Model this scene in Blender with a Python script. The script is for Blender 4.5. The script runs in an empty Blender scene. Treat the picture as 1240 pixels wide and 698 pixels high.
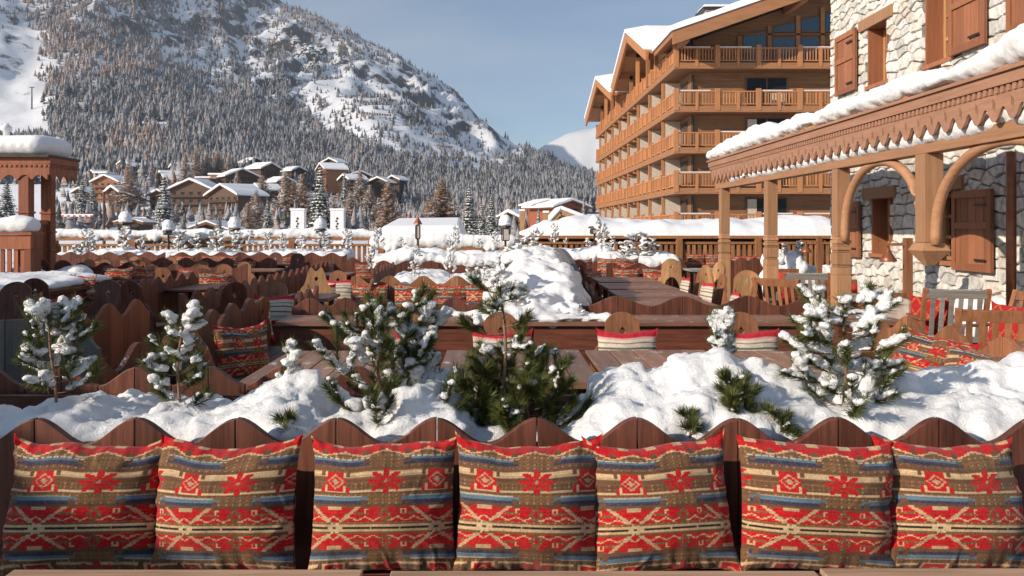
import bpy, bmesh, math, random
import numpy as np
from mathutils import Vector, Matrix, noise
PI = math.pi
random.seed(7)
scene = bpy.context.scene
COL = scene.collection
HZ = 1.6          # eye height
HAZE = .00016
def P(px, py, D):   # reads a spot of the place off the photo, at its real distance D
    return Vector(((px-600)/1000*D, D, HZ-(py-276)/1000*D))
def XP(px, D): return (px-600)/1000*D

# ------------------------------------------------------------ camera, light, world
cam = bpy.data.cameras.new('camera'); co = bpy.data.objects.new('camera', cam); COL.objects.link(co)
co.location = (0, 0, HZ); co.rotation_euler = (PI/2, 0, 0)
cam.sensor_width = 36; cam.lens = 1000/1240*36
cam.shift_x = 20/1240; cam.shift_y = -73/1240
cam.clip_end = 20000; cam.clip_start = .05
scene.camera = co
SUN = Vector((-.78, -.50, .372)).normalized()
sl = bpy.data.lights.new('sun', 'SUN'); so = bpy.data.objects.new('sun', sl); COL.objects.link(so)
so.rotation_euler = SUN.to_track_quat('Z', 'Y').to_euler()
sl.energy = 4.15; sl.angle = math.radians(.5); sl.color = (1, .87, .72)
W = bpy.data.worlds.new('World'); scene.world = W; W.use_nodes = True
wn = W.node_tree; bg = wn.nodes['Background']
sky = wn.nodes.new('ShaderNodeTexSky'); sky.sky_type = 'NISHITA'; sky.sun_disc = False
sky.sun_elevation = math.asin(SUN.z); sky.sun_rotation = math.atan2(SUN.x, SUN.y) % (2*PI)
sky.altitude = 1800; sky.air_density = 1.0; sky.dust_density = 1.1; sky.ozone_density = 1.3
_tc = wn.nodes.new('ShaderNodeTexCoord'); _mp = wn.nodes.new('ShaderNodeMapping'); _mp.inputs['Scale'].default_value = (1.2, 1.2, 5.)
_n = wn.nodes.new('ShaderNodeTexNoise'); _n.inputs['Scale'].default_value = 1.6; _n.inputs['Detail'].default_value = 5; _n.inputs['Distortion'].default_value = .6
wn.links.new(_tc.outputs['Generated'], _mp.inputs[0]); wn.links.new(_mp.outputs[0], _n.inputs['Vector'])
_r = wn.nodes.new('ShaderNodeValToRGB'); _r.color_ramp.elements[0].position = .44; _r.color_ramp.elements[1].position = .80; _r.color_ramp.elements[1].color = (.55, .55, .55, 1)
wn.links.new(_n.outputs[0], _r.inputs[0]); _m = wn.nodes.new('ShaderNodeMix'); _m.data_type = 'RGBA'
wn.links.new(_r.outputs[0], _m.inputs[0]); wn.links.new(sky.outputs[0], _m.inputs[6]); _m.inputs[7].default_value = (5.2, 5.6, 6.0, 1)
wn.links.new(_m.outputs[2], bg.inputs[0]); bg.inputs[1].default_value = .108
scene.view_settings.view_transform = 'Standard'; scene.view_settings.look = 'None'
scene.view_settings.exposure = 0.42; scene.view_settings.gamma = 1
scene.cycles.max_bounces = 6; scene.cycles.diffuse_bounces = 3
scene.cycles.use_denoising = True

# ------------------------------------------------------------ materials
MATS = {}
def newmat(name):
    m = bpy.data.materials.new(name); m.use_nodes = True
    nt = m.node_tree; b = nt.nodes['Principled BSDF']
    MATS[name] = m
    return m, nt, b
def N(nt, t, **kw):
    n = nt.nodes.new(t)
    for k, v in kw.items(): setattr(n, k, v)
    return n
def ramp(nt, fac, stops):
    r = N(nt, 'ShaderNodeValToRGB')
    el = r.color_ramp.elements
    while len(el) < len(stops): el.new(.5)
    for e, (p, c) in zip(el, stops): e.position = p; e.color = (*c, 1) if len(c) == 3 else c
    nt.links.new(fac, r.inputs[0]); return r.outputs[0]
def mixc(nt, fac, a, b, mode='MIX'):
    m = N(nt, 'ShaderNodeMix', data_type='RGBA', blend_type=mode)
    for s, v in ((m.inputs[0], fac), (m.inputs[6], a), (m.inputs[7], b)):
        if isinstance(v, (int, float)): s.default_value = v
        elif isinstance(v, tuple): s.default_value = (*v, 1)
        else: nt.links.new(v, s)
    return m.outputs[2]
def mathn(nt, op, a, b=None):
    m = N(nt, 'ShaderNodeMath', operation=op)
    for s, v in zip(m.inputs, (a, b)):
        if v is None: continue
        if isinstance(v, (int, float)): s.default_value = v
        else: nt.links.new(v, s)
    return m.outputs[0]
def noisen(nt, vec, scale, detail=4, rough=.55):
    n = N(nt, 'ShaderNodeTexNoise'); n.inputs['Scale'].default_value = scale
    n.inputs['Detail'].default_value = detail; n.inputs['Roughness'].default_value = rough
    if vec is not None: nt.links.new(vec, n.inputs['Vector'])
    return n
def bump(nt, b, h, strength=.3, dist=.01):
    n = N(nt, 'ShaderNodeBump'); n.inputs['Strength'].default_value = strength; n.inputs['Distance'].default_value = dist
    nt.links.new(h, n.inputs['Height']); nt.links.new(n.outputs[0], b.inputs['Normal'])
def wood(name, c, axis='Z', rough=.62, var=.35, scale=1., frost=0., spec=.3, isl_var=.7):
    """timber: grain along one axis of the object, each board its own tone"""
    m, nt, b = newmat(name)
    tc = N(nt, 'ShaderNodeTexCoord'); g = N(nt, 'ShaderNodeNewGeometry')
    off = N(nt, 'ShaderNodeVectorMath', operation='SCALE'); comb = N(nt, 'ShaderNodeCombineXYZ')
    for i in range(3): nt.links.new(g.outputs['Random Per Island'], comb.inputs[i])
    nt.links.new(comb.outputs[0], off.inputs[0]); off.inputs['Scale'].default_value = 37.
    add = N(nt, 'ShaderNodeVectorMath', operation='ADD')
    nt.links.new(tc.outputs['Object'], add.inputs[0]); nt.links.new(off.outputs[0], add.inputs[1])
    mp = N(nt, 'ShaderNodeMapping'); nt.links.new(add.outputs[0], mp.inputs[0])
    s = [26*scale]*3; s['XYZ'.index(axis)] = 1.6*scale; mp.inputs['Scale'].default_value = s
    n1 = noisen(nt, mp.outputs[0], 1., 6, .65)
    n2 = noisen(nt, mp.outputs[0], 4.5, 3, .6)
    n3 = noisen(nt, add.outputs[0], 2.2*scale, 3)
    f = mathn(nt, 'ADD', mathn(nt, 'MULTIPLY', n1.outputs[0], .7), mathn(nt, 'MULTIPLY', n2.outputs[0], .3))
    dk = tuple(x*(1-var*1.3) for x in c); lt = tuple(min(1, x*(1+var)) for x in c)
    col = ramp(nt, f, [(.33, dk), (.5, c), (.66, lt)])
    isl = mathn(nt, 'ADD', mathn(nt, 'MULTIPLY', g.outputs['Random Per Island'], isl_var), 1-isl_var*.54)
    v = N(nt, 'ShaderNodeCombineXYZ')
    for i in range(3): nt.links.new(isl, v.inputs[i])
    col = mixc(nt, 1., col, v.outputs[0], 'MULTIPLY')
    col = mixc(nt, mathn(nt, 'MULTIPLY', n3.outputs[0], .35), col, tuple(x*.55 for x in c))
    if frost:
        nf = noisen(nt, tc.outputs['Object'], 9, 5, .7)
        sp = N(nt, 'ShaderNodeSeparateXYZ'); nt.links.new(g.outputs['Normal'], sp.inputs[0])
        fr = ramp(nt, nf.outputs[0], [(.62-frost*.25, (0, 0, 0)), (.75-frost*.25, (1, 1, 1))])
        up = mathn(nt, 'GREATER_THAN', sp.outputs[2], .6)
        col = mixc(nt, mathn(nt, 'MULTIPLY', mathn(nt, 'MULTIPLY', fr, up), .85), col, (.78, .8, .84))
    nt.links.new(col, b.inputs['Base Color'])
    b.inputs['Roughness'].default_value = rough; b.inputs['Specular IOR Level'].default_value = spec
    bump(nt, b, f, .35, .004)
    return m
def plain(name, c, rough=.6, metal=0., var=.25, nscale=8., bmp=.1):
    m, nt, b = newmat(name)
    tc = N(nt, 'ShaderNodeTexCoord'); n = noisen(nt, tc.outputs['Object'], nscale, 5)
    col = ramp(nt, n.outputs[0], [(.3, tuple(x*(1-var) for x in c)), (.7, tuple(min(1, x*(1+var)) for x in c))])
    nt.links.new(col, b.inputs['Base Color']); b.inputs['Roughness'].default_value = rough
    b.inputs['Metallic'].default_value = metal
    if bmp: bump(nt, b, n.outputs[0], bmp, .01)
    return m
def snowmat(name, sc=1., bs=.5):
    m, nt, b = newmat(name)
    tc = N(nt, 'ShaderNodeTexCoord')
    n = noisen(nt, tc.outputs['Object'], 14*sc, 8, .7); n2 = noisen(nt, tc.outputs['Object'], 120*sc, 4, .8)
    h = mathn(nt, 'ADD', n.outputs[0], mathn(nt, 'MULTIPLY', n2.outputs[0], .40))
    col = ramp(nt, n.outputs[0], [(.3, (.78, .80, .83)), (.6, (.88, .88, .88))])
    if sc == 1.:
        n4 = noisen(nt, tc.outputs['Object'], 170, 2, .5); col = mixc(nt, ramp(nt, n4.outputs[0], [(.735, (0, 0, 0)), (.76, (.8, .8, .8))]), col, (.16, .11, .07))
    nt.links.new(col, b.inputs['Base Color']); b.inputs['Roughness'].default_value = .75
    b.inputs['Specular IOR Level'].default_value = .25
    bump(nt, b, h, bs, .03/sc)
    return m
snow_near = snowmat('snow_clumped', 1., .7)
snow_mid = snowmat('snow_soft', .5, .4)
snow_far = snowmat('snow_far', .06, .3)
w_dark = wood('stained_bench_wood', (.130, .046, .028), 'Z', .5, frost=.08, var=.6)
w_darkx = wood('stained_bench_wood_lengthwise', (.115, .038, .023), 'X', .5, var=.5)
w_table = wood('stained_table_boards', (.28, .15, .09), 'Y', .45, frost=.18)
w_tablex = wood('stained_table_boards_lengthwise', (.25, .125, .08), 'X', .45, frost=.1)
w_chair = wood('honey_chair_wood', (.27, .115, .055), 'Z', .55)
w_light = wood('pale_pine_wood', (.45, .24, .11), 'Z', .55)
w_grey = wood('weathered_grey_wood', (.17, .155, .135), 'Z', .75)
w_greyx = wood('weathered_grey_boards', (.24, .22, .20), 'X', .75, frost=.5)
w_post = wood('larch_post_wood', (.40, .215, .115), 'Z', .6, var=.2)
w_posty = wood('larch_beam_wood', (.42, .22, .12), 'Y', .6, var=.2)
w_fascia = wood('fascia_wood', (.37, .195, .125), 'Y', .6, var=.2, isl_var=.06)
w_fence = wood('fence_wood', (.34, .15, .06), 'Z', .6)
w_kiosk = wood('kiosk_red_wood', (.30, .10, .05), 'Z', .55)
w_shutter = wood('shutter_wood', (.30, .12, .06), 'Z', .55, var=.2)
w_hotel = wood('hotel_cladding', (.33, .155, .072), 'X', .6, scale=.35, var=.2)
w_hotely = wood('hotel_cladding_side', (.40, .19, .08), 'Y', .6, scale=.35, var=.2)
w_rail = wood('hotel_railing_wood', (.42, .185, .078), 'Z', .6, scale=.5, var=.2)
w_hwall = wood('hotel_wall_boards', (.25, .125, .062), 'X', .65, scale=.3, var=.35)
w_hdark = wood('hotel_dark_beam', (.17, .08, .045), 'X', .6, scale=.5)
w_vill = wood('old_chalet_wood', (.065, .04, .028), 'X', .7, scale=.3)
w_vorange = wood('orange_chalet_wood', (.27, .115, .05), 'X', .7, scale=.3)
w_vbrown = wood('brown_chalet_wood', (.11, .062, .042), 'X', .7, scale=.3)
plaster = plain('cream_plaster', (.55, .47, .40), .8)
plaster_pale = plain('pale_village_plaster', (.5, .44, .38), .8, nscale=.5)
glass_dark = plain('dark_window_glass', (.015, .018, .022), .25, bmp=0); glass_dark.node_tree.nodes['Principled BSDF'].inputs['Specular IOR Level'].default_value = .108
w_pale = wood('worn_pale_tabletop', (.60, .37, .24), 'X', .75, spec=.08)
glass_blue = plain('blue_window_glass', (.035, .09, .15), .12, bmp=0)
metal_dark = plain('dark_metal', (.05, .04, .035), .45, .6)
copper = plain('aged_copper', (.25, .09, .045), .45, .5)
barkm = plain('pine_bark', (.21, .125, .075), .85, nscale=30, bmp=.5)
stucco_white = plain('white_painted_pillar', (.75, .75, .76), .7)
redcloth = plain('red_cloth', (.50, .03, .025), .8, nscale=20)
mortar = plain('grey_mortar', (.17, .155, .14), .95, nscale=12, bmp=.4)
soil = plain('dark_soil', (.02, .014, .01), .95, nscale=30)
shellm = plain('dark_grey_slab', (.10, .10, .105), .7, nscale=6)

def stonemat():
    m, nt, b = newmat('split_pale_stone')
    tc = N(nt, 'ShaderNodeTexCoord'); g = N(nt, 'ShaderNodeNewGeometry')
    n = noisen(nt, tc.outputs['Object'], 9, 8, .65); n2 = noisen(nt, tc.outputs['Object'], 2.5, 4)
    c1 = ramp(nt, g.outputs['Random Per Island'], [(0, (.46, .45, .43)), (.3, (.66, .64, .60)), (.7, (.76, .73, .68)), (.9, (.62, .55, .46)), (1, (.50, .46, .42))])
    c2 = ramp(nt, n.outputs[0], [(.3, (.5, .5, .5)), (.52, (.95, .95, .95)), (.7, (1.1, 1.08, 1.05))])
    col = mixc(nt, 1., c1, c2, 'MULTIPLY')
    nt.links.new(col, b.inputs['Base Color']); b.inputs['Roughness'].default_value = .9
    bump(nt, b, n.outputs[0], .5, .02)
    return m
stone = stonemat()

def attrmat(name, rough=.85, weave=0.):
    m, nt, b = newmat(name)
    a = N(nt, 'ShaderNodeVertexColor', layer_name='Col')
    nt.links.new(a.outputs[0], b.inputs['Base Color']); b.inputs['Roughness'].default_value = rough
    b.inputs['Specular IOR Level'].default_value = .108
    if weave:
        tc = N(nt, 'ShaderNodeTexCoord')
        n = noisen(nt, tc.outputs['Object'], 260, 2, .7); bump(nt, b, n.outputs[0], weave, .003)
        b.inputs['Sheen Weight'].default_value = .108
    return m
kilim_m = attrmat('woven_kilim', .9, .5)
stripe_m = attrmat('striped_wool', .9, .3)

def needlemat(name, c, frost):
    m, nt, b = newmat(name)
    g = N(nt, 'ShaderNodeNewGeometry'); tc = N(nt, 'ShaderNodeTexCoord')
    c1 = ramp(nt, g.outputs['Random Per Island'], [(0, tuple(x*.45 for x in c)), (.5, c), (1, (c[0]*1.9, c[1]*1.5, c[2]*1.2))])
    n = noisen(nt, tc.outputs['Object'], 6 if frost < 2 else .5, 4, .7)
    f = ramp(nt, n.outputs[0], [(.60-.1*frost, (0, 0, 0)), (.72-.1*frost, (1, 1, 1))])
    col = mixc(nt, mathn(nt, 'MULTIPLY', f, min(.8, .5*frost+.05)), c1, (.75, .77, .8))
    nt.links.new(col, b.inputs['Base Color']); b.inputs['Roughness'].default_value = .6
    b.inputs['Specular IOR Level'].default_value = .2
    return m
needle_green = needlemat('pine_needles', (.075, .095, .026), .1)
needle_frost = needlemat('frosted_pine_needles', (.07, .085, .035), 1.)

# ------------------------------------------------------------ mesh building
class MB:
    def __init__(s): s.v = []; s.f = []; s.mi = []
    def add(s, v, f, mi=0):
        o = len(s.v); s.v += [tuple(p) for p in v]; s.f += [tuple(i+o for i in q) for q in f]; s.mi += [mi]*len(f)
    def box(s, x0, x1, y0, y1, z0, z1, mi=0):
        s.add([(x, y, z) for z in (z0, z1) for y in (y0, y1) for x in (x0, x1)],
              [(0, 2, 3, 1), (4, 5, 7, 6), (0, 1, 5, 4), (2, 6, 7, 3), (0, 4, 6, 2), (1, 3, 7, 5)], mi)
    def obox(s, c, size, rot=None, mi=0):
        sx, sy, sz = [k/2 for k in size]; c = Vector(c)
        vs = [Vector((x, y, z)) for z in (-sz, sz) for y in (-sy, sy) for x in (-sx, sx)]
        if rot is not None: vs = [rot @ p for p in vs]
        s.add([c+p for p in vs], [(0, 2, 3, 1), (4, 5, 7, 6), (0, 1, 5, 4), (2, 6, 7, 3), (0, 4, 6, 2), (1, 3, 7, 5)], mi)
    def bar(s, a, b, w, h, mi=0):
        """square-section bar from a to b"""
        a = Vector(a); b = Vector(b); d = (b-a).normalized()
        up = Vector((0, 0, 1)) if abs(d.z) < .95 else Vector((0, 1, 0))
        r = d.cross(up).normalized(); u = r.cross(d)
        vs = []
        for p in (a, b):
            for i, j in ((-1, -1), (1, -1), (1, 1), (-1, 1)): vs.append(p+r*(w/2*i)+u*(h/2*j))
        s.add(vs, [(3, 2, 1, 0), (4, 5, 6, 7), (0, 1, 5, 4), (1, 2, 6, 5), (2, 3, 7, 6), (3, 0, 4, 7)], mi)
    def tube(s, pts, rad, n=8, mi=0, cap=True):
        pts = [Vector(p) for p in pts]
        if isinstance(rad, (int, float)): rad = [rad]*len(pts)
        vs = []; fs = []
        for i, p in enumerate(pts):
            d = (pts[min(i+1, len(pts)-1)]-pts[max(i-1, 0)]).normalized()
            up = Vector((0, 0, 1)) if abs(d.z) < .9 else Vector((0, 1, 0))
            r = d.cross(up).normalized(); u = r.cross(d)
            for k in range(n):
                a = 2*PI*k/n; vs.append(p+(r*math.cos(a)+u*math.sin(a))*rad[i])
        for i in range(len(pts)-1):
            for k in range(n):
                fs.append((i*n+k, i*n+(k+1) % n, (i+1)*n+(k+1) % n, (i+1)*n+k))
        if cap: fs.append(tuple(range(n))[::-1]); fs.append(tuple(range((len(pts)-1)*n, len(pts)*n)))
        s.add(vs, fs, mi)
    def lathe(s, c, prof, n=12, mi=0):
        c = Vector(c); vs = []; fs = []
        for (r, z) in prof:
            for k in range(n): a = 2*PI*k/n; vs.append(c+Vector((r*math.cos(a), r*math.sin(a), z)))
        for i in range(len(prof)-1):
            for k in range(n): fs.append((i*n+k, i*n+(k+1) % n, (i+1)*n+(k+1) % n, (i+1)*n+k))
        fs.append(tuple(range(n))[::-1]); fs.append(tuple(range((len(prof)-1)*n, len(prof)*n)))
        s.add(vs, fs, mi)
    def board(s, xs, zt, zb, th, fn, hole=None, mi=0):
        """flat board of thickness th: top zt(x), bottom zb(x), optional hole(x)->(lo,hi); fn maps (x, y, z) to 3-D"""
        def slab(cols):
            n = len(cols)
            vs = [fn(x, y, z) for (x, a, b) in cols for y in (0, th) for z in (a, b)]
            fs = []
            for i in range(n-1):
                o = i*4; q = o+4
                fs += [(o, q, q+1, o+1), (o+2, o+3, q+3, q+2), (o+1, q+1, q+3, o+3), (o, o+2, q+2, q)]
            fs += [(0, 1, 3, 2), (n*4-4, n*4-2, n*4-1, n*4-3)]
            s.add(vs, fs, mi)
        if not hole: slab([(x, zb(x), zt(x)) for x in xs]); return
        run = []; prev = None
        for x in xs:
            h = hole(x); st = h is not None and h[1]-h[0] > 1e-5
            run.append((x, h if st else None))
        i = 0
        while i < len(run)-1:
            st = run[i+1][1] is not None or run[i][1] is not None
            j = i+1
            while j < len(run)-1 and ((run[j+1][1] is not None or run[j][1] is not None) == st): j += 1
            seg = run[i:j+1]
            if not st: slab([(x, zb(x), zt(x)) for x, _ in seg])
            else:
                mid = lambda h, x: sum(h)/2 if h else None
                hm = [sum(h)/2 for _, h in seg if h]; hm = hm[0] if hm else 0
                slab([(x, zb(x), h[0] if h else hm-1e-4) for x, h in seg])
                slab([(x, h[1] if h else hm+1e-4, zt(x)) for x, h in seg])
            i = j
    def build(s, name, mats, parent=None, world=True, smooth=False, bevel=0, norm=True):
        me = bpy.data.meshes.new(name)
        org = Vector(parent_loc(parent)) if (parent is not None and world) else Vector((0, 0, 0))
        vv = [(p[0]-org.x, p[1]-org.y, p[2]-org.z) for p in s.v]
        me.from_pydata(vv, [], s.f)
        if not isinstance(mats, (list, tuple)): mats = [mats]
        for m in mats: me.materials.append(m)
        if len(mats) > 1: me.polygons.foreach_set('material_index', s.mi)
        if norm:
            bm = bmesh.new(); bm.from_mesh(me); bmesh.ops.recalc_face_normals(bm, faces=bm.faces); bm.to_mesh(me); bm.free()
        if smooth: me.polygons.foreach_set('use_smooth', [True]*len(me.polygons))
        o = bpy.data.objects.new(name, me); COL.objects.link(o)
        if parent is not None: o.parent = parent
        if bevel:
            b = o.modifiers.new('edge', 'BEVEL'); b.width = bevel; b.segments = 2; b.limit_method = 'ANGLE'; b.angle_limit = .7
        return o
def parent_loc(p):
    l = Vector((0, 0, 0))
    while p is not None: l += p.location; p = p.parent
    return l
def tag(o, label=None, cat=None, group=None, kind=None):
    if label: o['label'] = label
    if cat: o['category'] = cat
    if group: o['group'] = group
    if kind: o['kind'] = kind
    return o
def thing(name, label, cat, loc=(0, 0, 0), rz=0, group=None):
    o = bpy.data.objects.new(name, None); COL.objects.link(o); o.empty_display_size = .1
    o.location = loc; o.rotation_euler = (0, 0, rz)
    return tag(o, label, cat, group)
def structure(o): o['kind'] = 'structure'; return o
def dup(root, loc, rz, label, group=None, scale=None):
    r = root.copy(); COL.objects.link(r); r.location = loc; r.rotation_euler = (0, 0, rz); r['label'] = label
    if group: r['group'] = group
    if scale: r.scale = scale if not isinstance(scale, (int, float)) else (scale,)*3
    for ch in list(root.children):
        c = ch.copy(); COL.objects.link(c); c.parent = r
        for g in list(ch.children):
            d = g.copy(); COL.objects.link(d); d.parent = c
    return r
def mesh_obj(name, v, f, mat, parent=None, smooth=True):
    me = bpy.data.meshes.new(name); me.from_pydata([tuple(p) for p in v], [], f)
    me.materials.append(mat)
    if smooth: me.polygons.foreach_set('use_smooth', [True]*len(me.polygons))
    o = bpy.data.objects.new(name, me); COL.objects.link(o)
    if parent is not None: o.parent = parent
    return o

# unit icosphere
_bm = bmesh.new(); bmesh.ops.create_icosphere(_bm, subdivisions=2, radius=1)
ICO_V = [v.co.copy() for v in _bm.verts]; ICO_F = [tuple(v.index for v in f.verts) for f in _bm.faces]; _bm.free()
def blobs(name, bl, voxel, mat, parent=None, org=(0, 0, 0), amp=.015, freq=6., amp2=.005, floor=None):
    """snow made of merged clumps: (x, y, z, rx, ry, rz) ellipsoids fused into one rough skin"""
    v = []; f = []; org = Vector(org)
    for (x, y, z, rx, ry, rz) in bl:
        o = len(v); c = Vector((x, y, z))-org
        for p in ICO_V: v.append((c.x+p.x*rx, c.y+p.y*ry, c.z+p.z*rz))
        f += [tuple(i+o for i in t) for t in ICO_F]
    me = bpy.data.meshes.new(name+'_tmp'); me.from_pydata(v, [], f)
    o = bpy.data.objects.new(name, me); COL.objects.link(o)
    m = o.modifiers.new('r', 'REMESH'); m.mode = 'VOXEL'; m.voxel_size = voxel
    s = o.modifiers.new('s', 'SMOOTH'); s.iterations = 3; s.factor = .6
    dg = bpy.context.evaluated_depsgraph_get()
    me2 = bpy.data.meshes.new_from_object(o.evaluated_get(dg)); o.modifiers.clear(); o.data = me2; me2.name = name
    bpy.data.meshes.remove(me)
    n = len(me2.vertices); co_ = np.empty(n*3); me2.vertices.foreach_get('co', co_); co_ = co_.reshape(-1, 3)
    nn = np.empty(n*3); me2.vertices.foreach_get('normal', nn); nn = nn.reshape(-1, 3)
    for i in range(n):
        p = Vector(co_[i])+org
        d = amp*noise.fractal(p*freq, 1., 2.1, 3)+amp2*noise.noise(p*freq*5)
        co_[i] += nn[i]*d
    if floor is not None: co_[:, 2] = np.maximum(co_[:, 2], floor-org.z)
    me2.vertices.foreach_set('co', co_.ravel())
    me2.materials.append(mat); me2.polygons.foreach_set('use_smooth', [True]*len(me2.polygons)); me2.update()
    if parent is not None: o.parent = parent
    return o
# ------------------------------------------------------------ textiles
RED = (.40, .007, .012); CREAM = (.50, .345, .19); TAN = (.155, .080, .036); BLUE = (.085, .15, .20)
SLATE = (.035, .036, .062); BLACK = (.018, .014, .02); BROWN = (.11, .055, .032)
def kilim_cols(u, v, seed=0, res=110.):
    rs = np.random.RandomState(seed)
    u = .5+(u-.5)*(.96+.08*((seed*37) % 10)/10)+.17*(((seed*53) % 11)/11-.5); v = v+.02*(((seed*29) % 7)/7-.5)
    q = np.floor(u*res)/res; r = np.floor(v*res)/res
    w = np.abs(r-.65)
    C = np.empty(u.shape+(3,)); C[:] = TAN
    def put(mask, c): C[mask] = c
    Pd = .70
    ds = (q-.58+Pd/2) % Pd-Pd/2; dq = (q-.23+Pd/2) % Pd-Pd/2
    # blue-slate stripes
    put((w > .165) & (w < .21), SLATE); put((w > .205) & (w < .235), BLUE)
    put((w > .235) & (w < .248) & (np.abs(ds) > .16), (.36, .30, .22))
    put((w > .17) & (w < .25) & (np.abs(ds) < .12), TAN)
    put((w > .18) & (w < .215) & (np.abs(np.abs(ds)-.15) < .02), BROWN)
    # motif band
    mb = (w > .255) & (w < .47)
    put(mb & (np.abs(w-.30) < .05) & (((q*31) % 1) < .5), BROWN); put(mb & (np.abs(w-.285) < .010), CREAM); put(mb & (np.abs(w-.425) < .013), CREAM); put(mb & (np.abs(w-.455) < .008), BROWN); put(mb & (np.abs(w-.365) < .014), BROWN)
    put(mb & (np.abs(w-.40) < .010), (.4, .28, .17))
    dv = r-(.65-.358); dv2 = r-(.65+.358)
    for d in (dv, dv2):
        a = np.abs(dq)/.074; b2 = np.abs(d)/.080
        put((a < 1) & (b2 < 1), RED)
        dm = np.abs(dq)/.062+np.abs(d)/.056
        put((dm > .82) & (dm < 1.05) & (a < 1) & (b2 < .9), (.40, .25, .14)); put(dm < .42, (.36, .27, .17))
        for sx in (-1, 1):
            for sz in (-1, 1):
                put((np.abs(dq-sx*.088) < .016) & (np.abs(d-sz*.062) < .020), BROWN if sz < 0 else RED)
                put((np.abs(dq-sx*.068) < .008) & (np.abs(d-sz*.055) < .026), CREAM)
        X = ds/.125; Y = d/.095; rr = np.hypot(X, Y); th = np.arctan2(Y, X)
        put((rr < .30+.75*np.abs(np.cos(4*th/1.0))**.8) & (np.abs(X) < 1) & (np.abs(Y) < 1) & ~((rr < .95) & (np.abs(np.cos(4*th)) < .25)), RED)
        put(rr < .12, (.36, .2, .12))
    # red zigzag band
    put((w > .04) & (w < .185), BROWN)
    zz = .018*np.abs(((q*18) % 2)-1)
    put((w > .04) & (w < .165-zz), RED)
    lead = np.abs(np.abs(dq)-.03-(w-.04)*1.15)
    put((w > .04) & (w < .165) & (lead < .017), (.42, .29, .17))
    put((np.abs(ds)/.05+np.abs(w-.10)/.065) < 1, TAN); put((np.abs(ds)/.02+np.abs(w-.10)/.03) < 1, RED)
    put((w > .10) & (w < .118) & (np.abs(np.abs(dq)-.19) < .05), TAN); put((w > .14) & (w < .165) & (np.abs(dq) < .05), (.42, .29, .17)); put((w > .05) & (w < .09) & (np.abs(dq) < .028), RED)
    put((np.abs(np.abs(ds)-.125) < .017) & (np.abs(w-.125) < .018), CREAM); put((np.abs(np.abs(ds)-.125) < .009) & (np.abs(w-.122) < .012), RED)
    put((w > .028) & (w < .042), TAN); put(w <= .03, CREAM); put(w < .013, BLACK)
    fl = np.hypot(dq/.055, w/.045); thf = np.arctan2(w, dq)
    put((fl < .5+.5*np.abs(np.cos(3*thf))) & (fl > .25), (.5, .37, .22)); put((fl < .2), BROWN)
    put((w < .013) & (np.abs(np.abs(ds)-.10) < .006), CREAM)
    # upper stripe and red rim
    put((w > .485) & (w < .515), SLATE); put((w > .515) & (w < .533), BLUE); put((w > .533) & (w < .545) & (np.abs(ds) > .1) & (((q*23) % 1) < .75), (.45, .38, .28))
    put((w > .50) & (w < .54) & (np.abs(np.abs(ds)-.14) < .02), BROWN)
    put((w > .48) & (w < .56) & (np.abs(ds) < .12), TAN)
    tz = .562+.045*np.abs(((q*7) % 2)-1); put((w > .55) & (w > tz-.012), CREAM); put((w > .55) & (w > tz), RED); put((w > .632) & (((q*5) % 1) < .35), CREAM)
    put((w > .56) & (w < .60) & (np.abs(((q*7) % 2)-1) < .16), BROWN)
    # weave
    tn = np.all(np.abs(C-np.array(TAN)) < 1e-6, axis=-1); put(tn & (((q*37) % 1) < .42) & (((r*29) % 1) < .5), BROWN); put(tn & (((q*21+.3) % 1) < .2) & (((r*33) % 1) < .35), (.30, .19, .10))
    rd = np.all(np.abs(C-np.array(RED)) < 1e-6, axis=-1) & (w < .19); put(rd & (np.abs(((q*9) % 1)-.5)*.06+.06 > w) & (np.abs(((q*9) % 1)-.5)*.06+.05 < w), CREAM)
    rows = rs.rand(400)[np.clip((v*399).astype(int), 0, 399)]
    sp = rs.rand(*u.shape)
    C *= (.74+.30*rows+.42*(sp-.3))[..., None]
    pk = (rs.rand(*u.shape) < .16)[..., None]
    C = np.where(pk, C*.6+np.array(TAN)*.5, C)
    return np.clip(C, 0, 1)
def stripe_cols(u, v, seed=0):
    rs = np.random.RandomState(seed)
    C = np.empty(u.shape+(3,)); C[:] = (.58, .50, .40)
    for (a, b, c) in ((0, .13, (.40, .02, .035)), (.13, .17, (.55, .3, .28)), (.24, .275, (.10, .09, .09)), (.36, .40, (.09, .12, .10)), (.42, .44, (.3, .2, .14)),
                      (.55, .59, (.10, .09, .09)), (.70, .74, (.09, .12, .10)), (.76, .78, (.3, .2, .14)), (.88, 1.01, (.40, .02, .035))):
        C[(v >= a) & (v < b)] = c
    C *= (.85+.3*rs.rand(*u.shape))[..., None]
    return np.clip(C, 0, 1)
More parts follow.
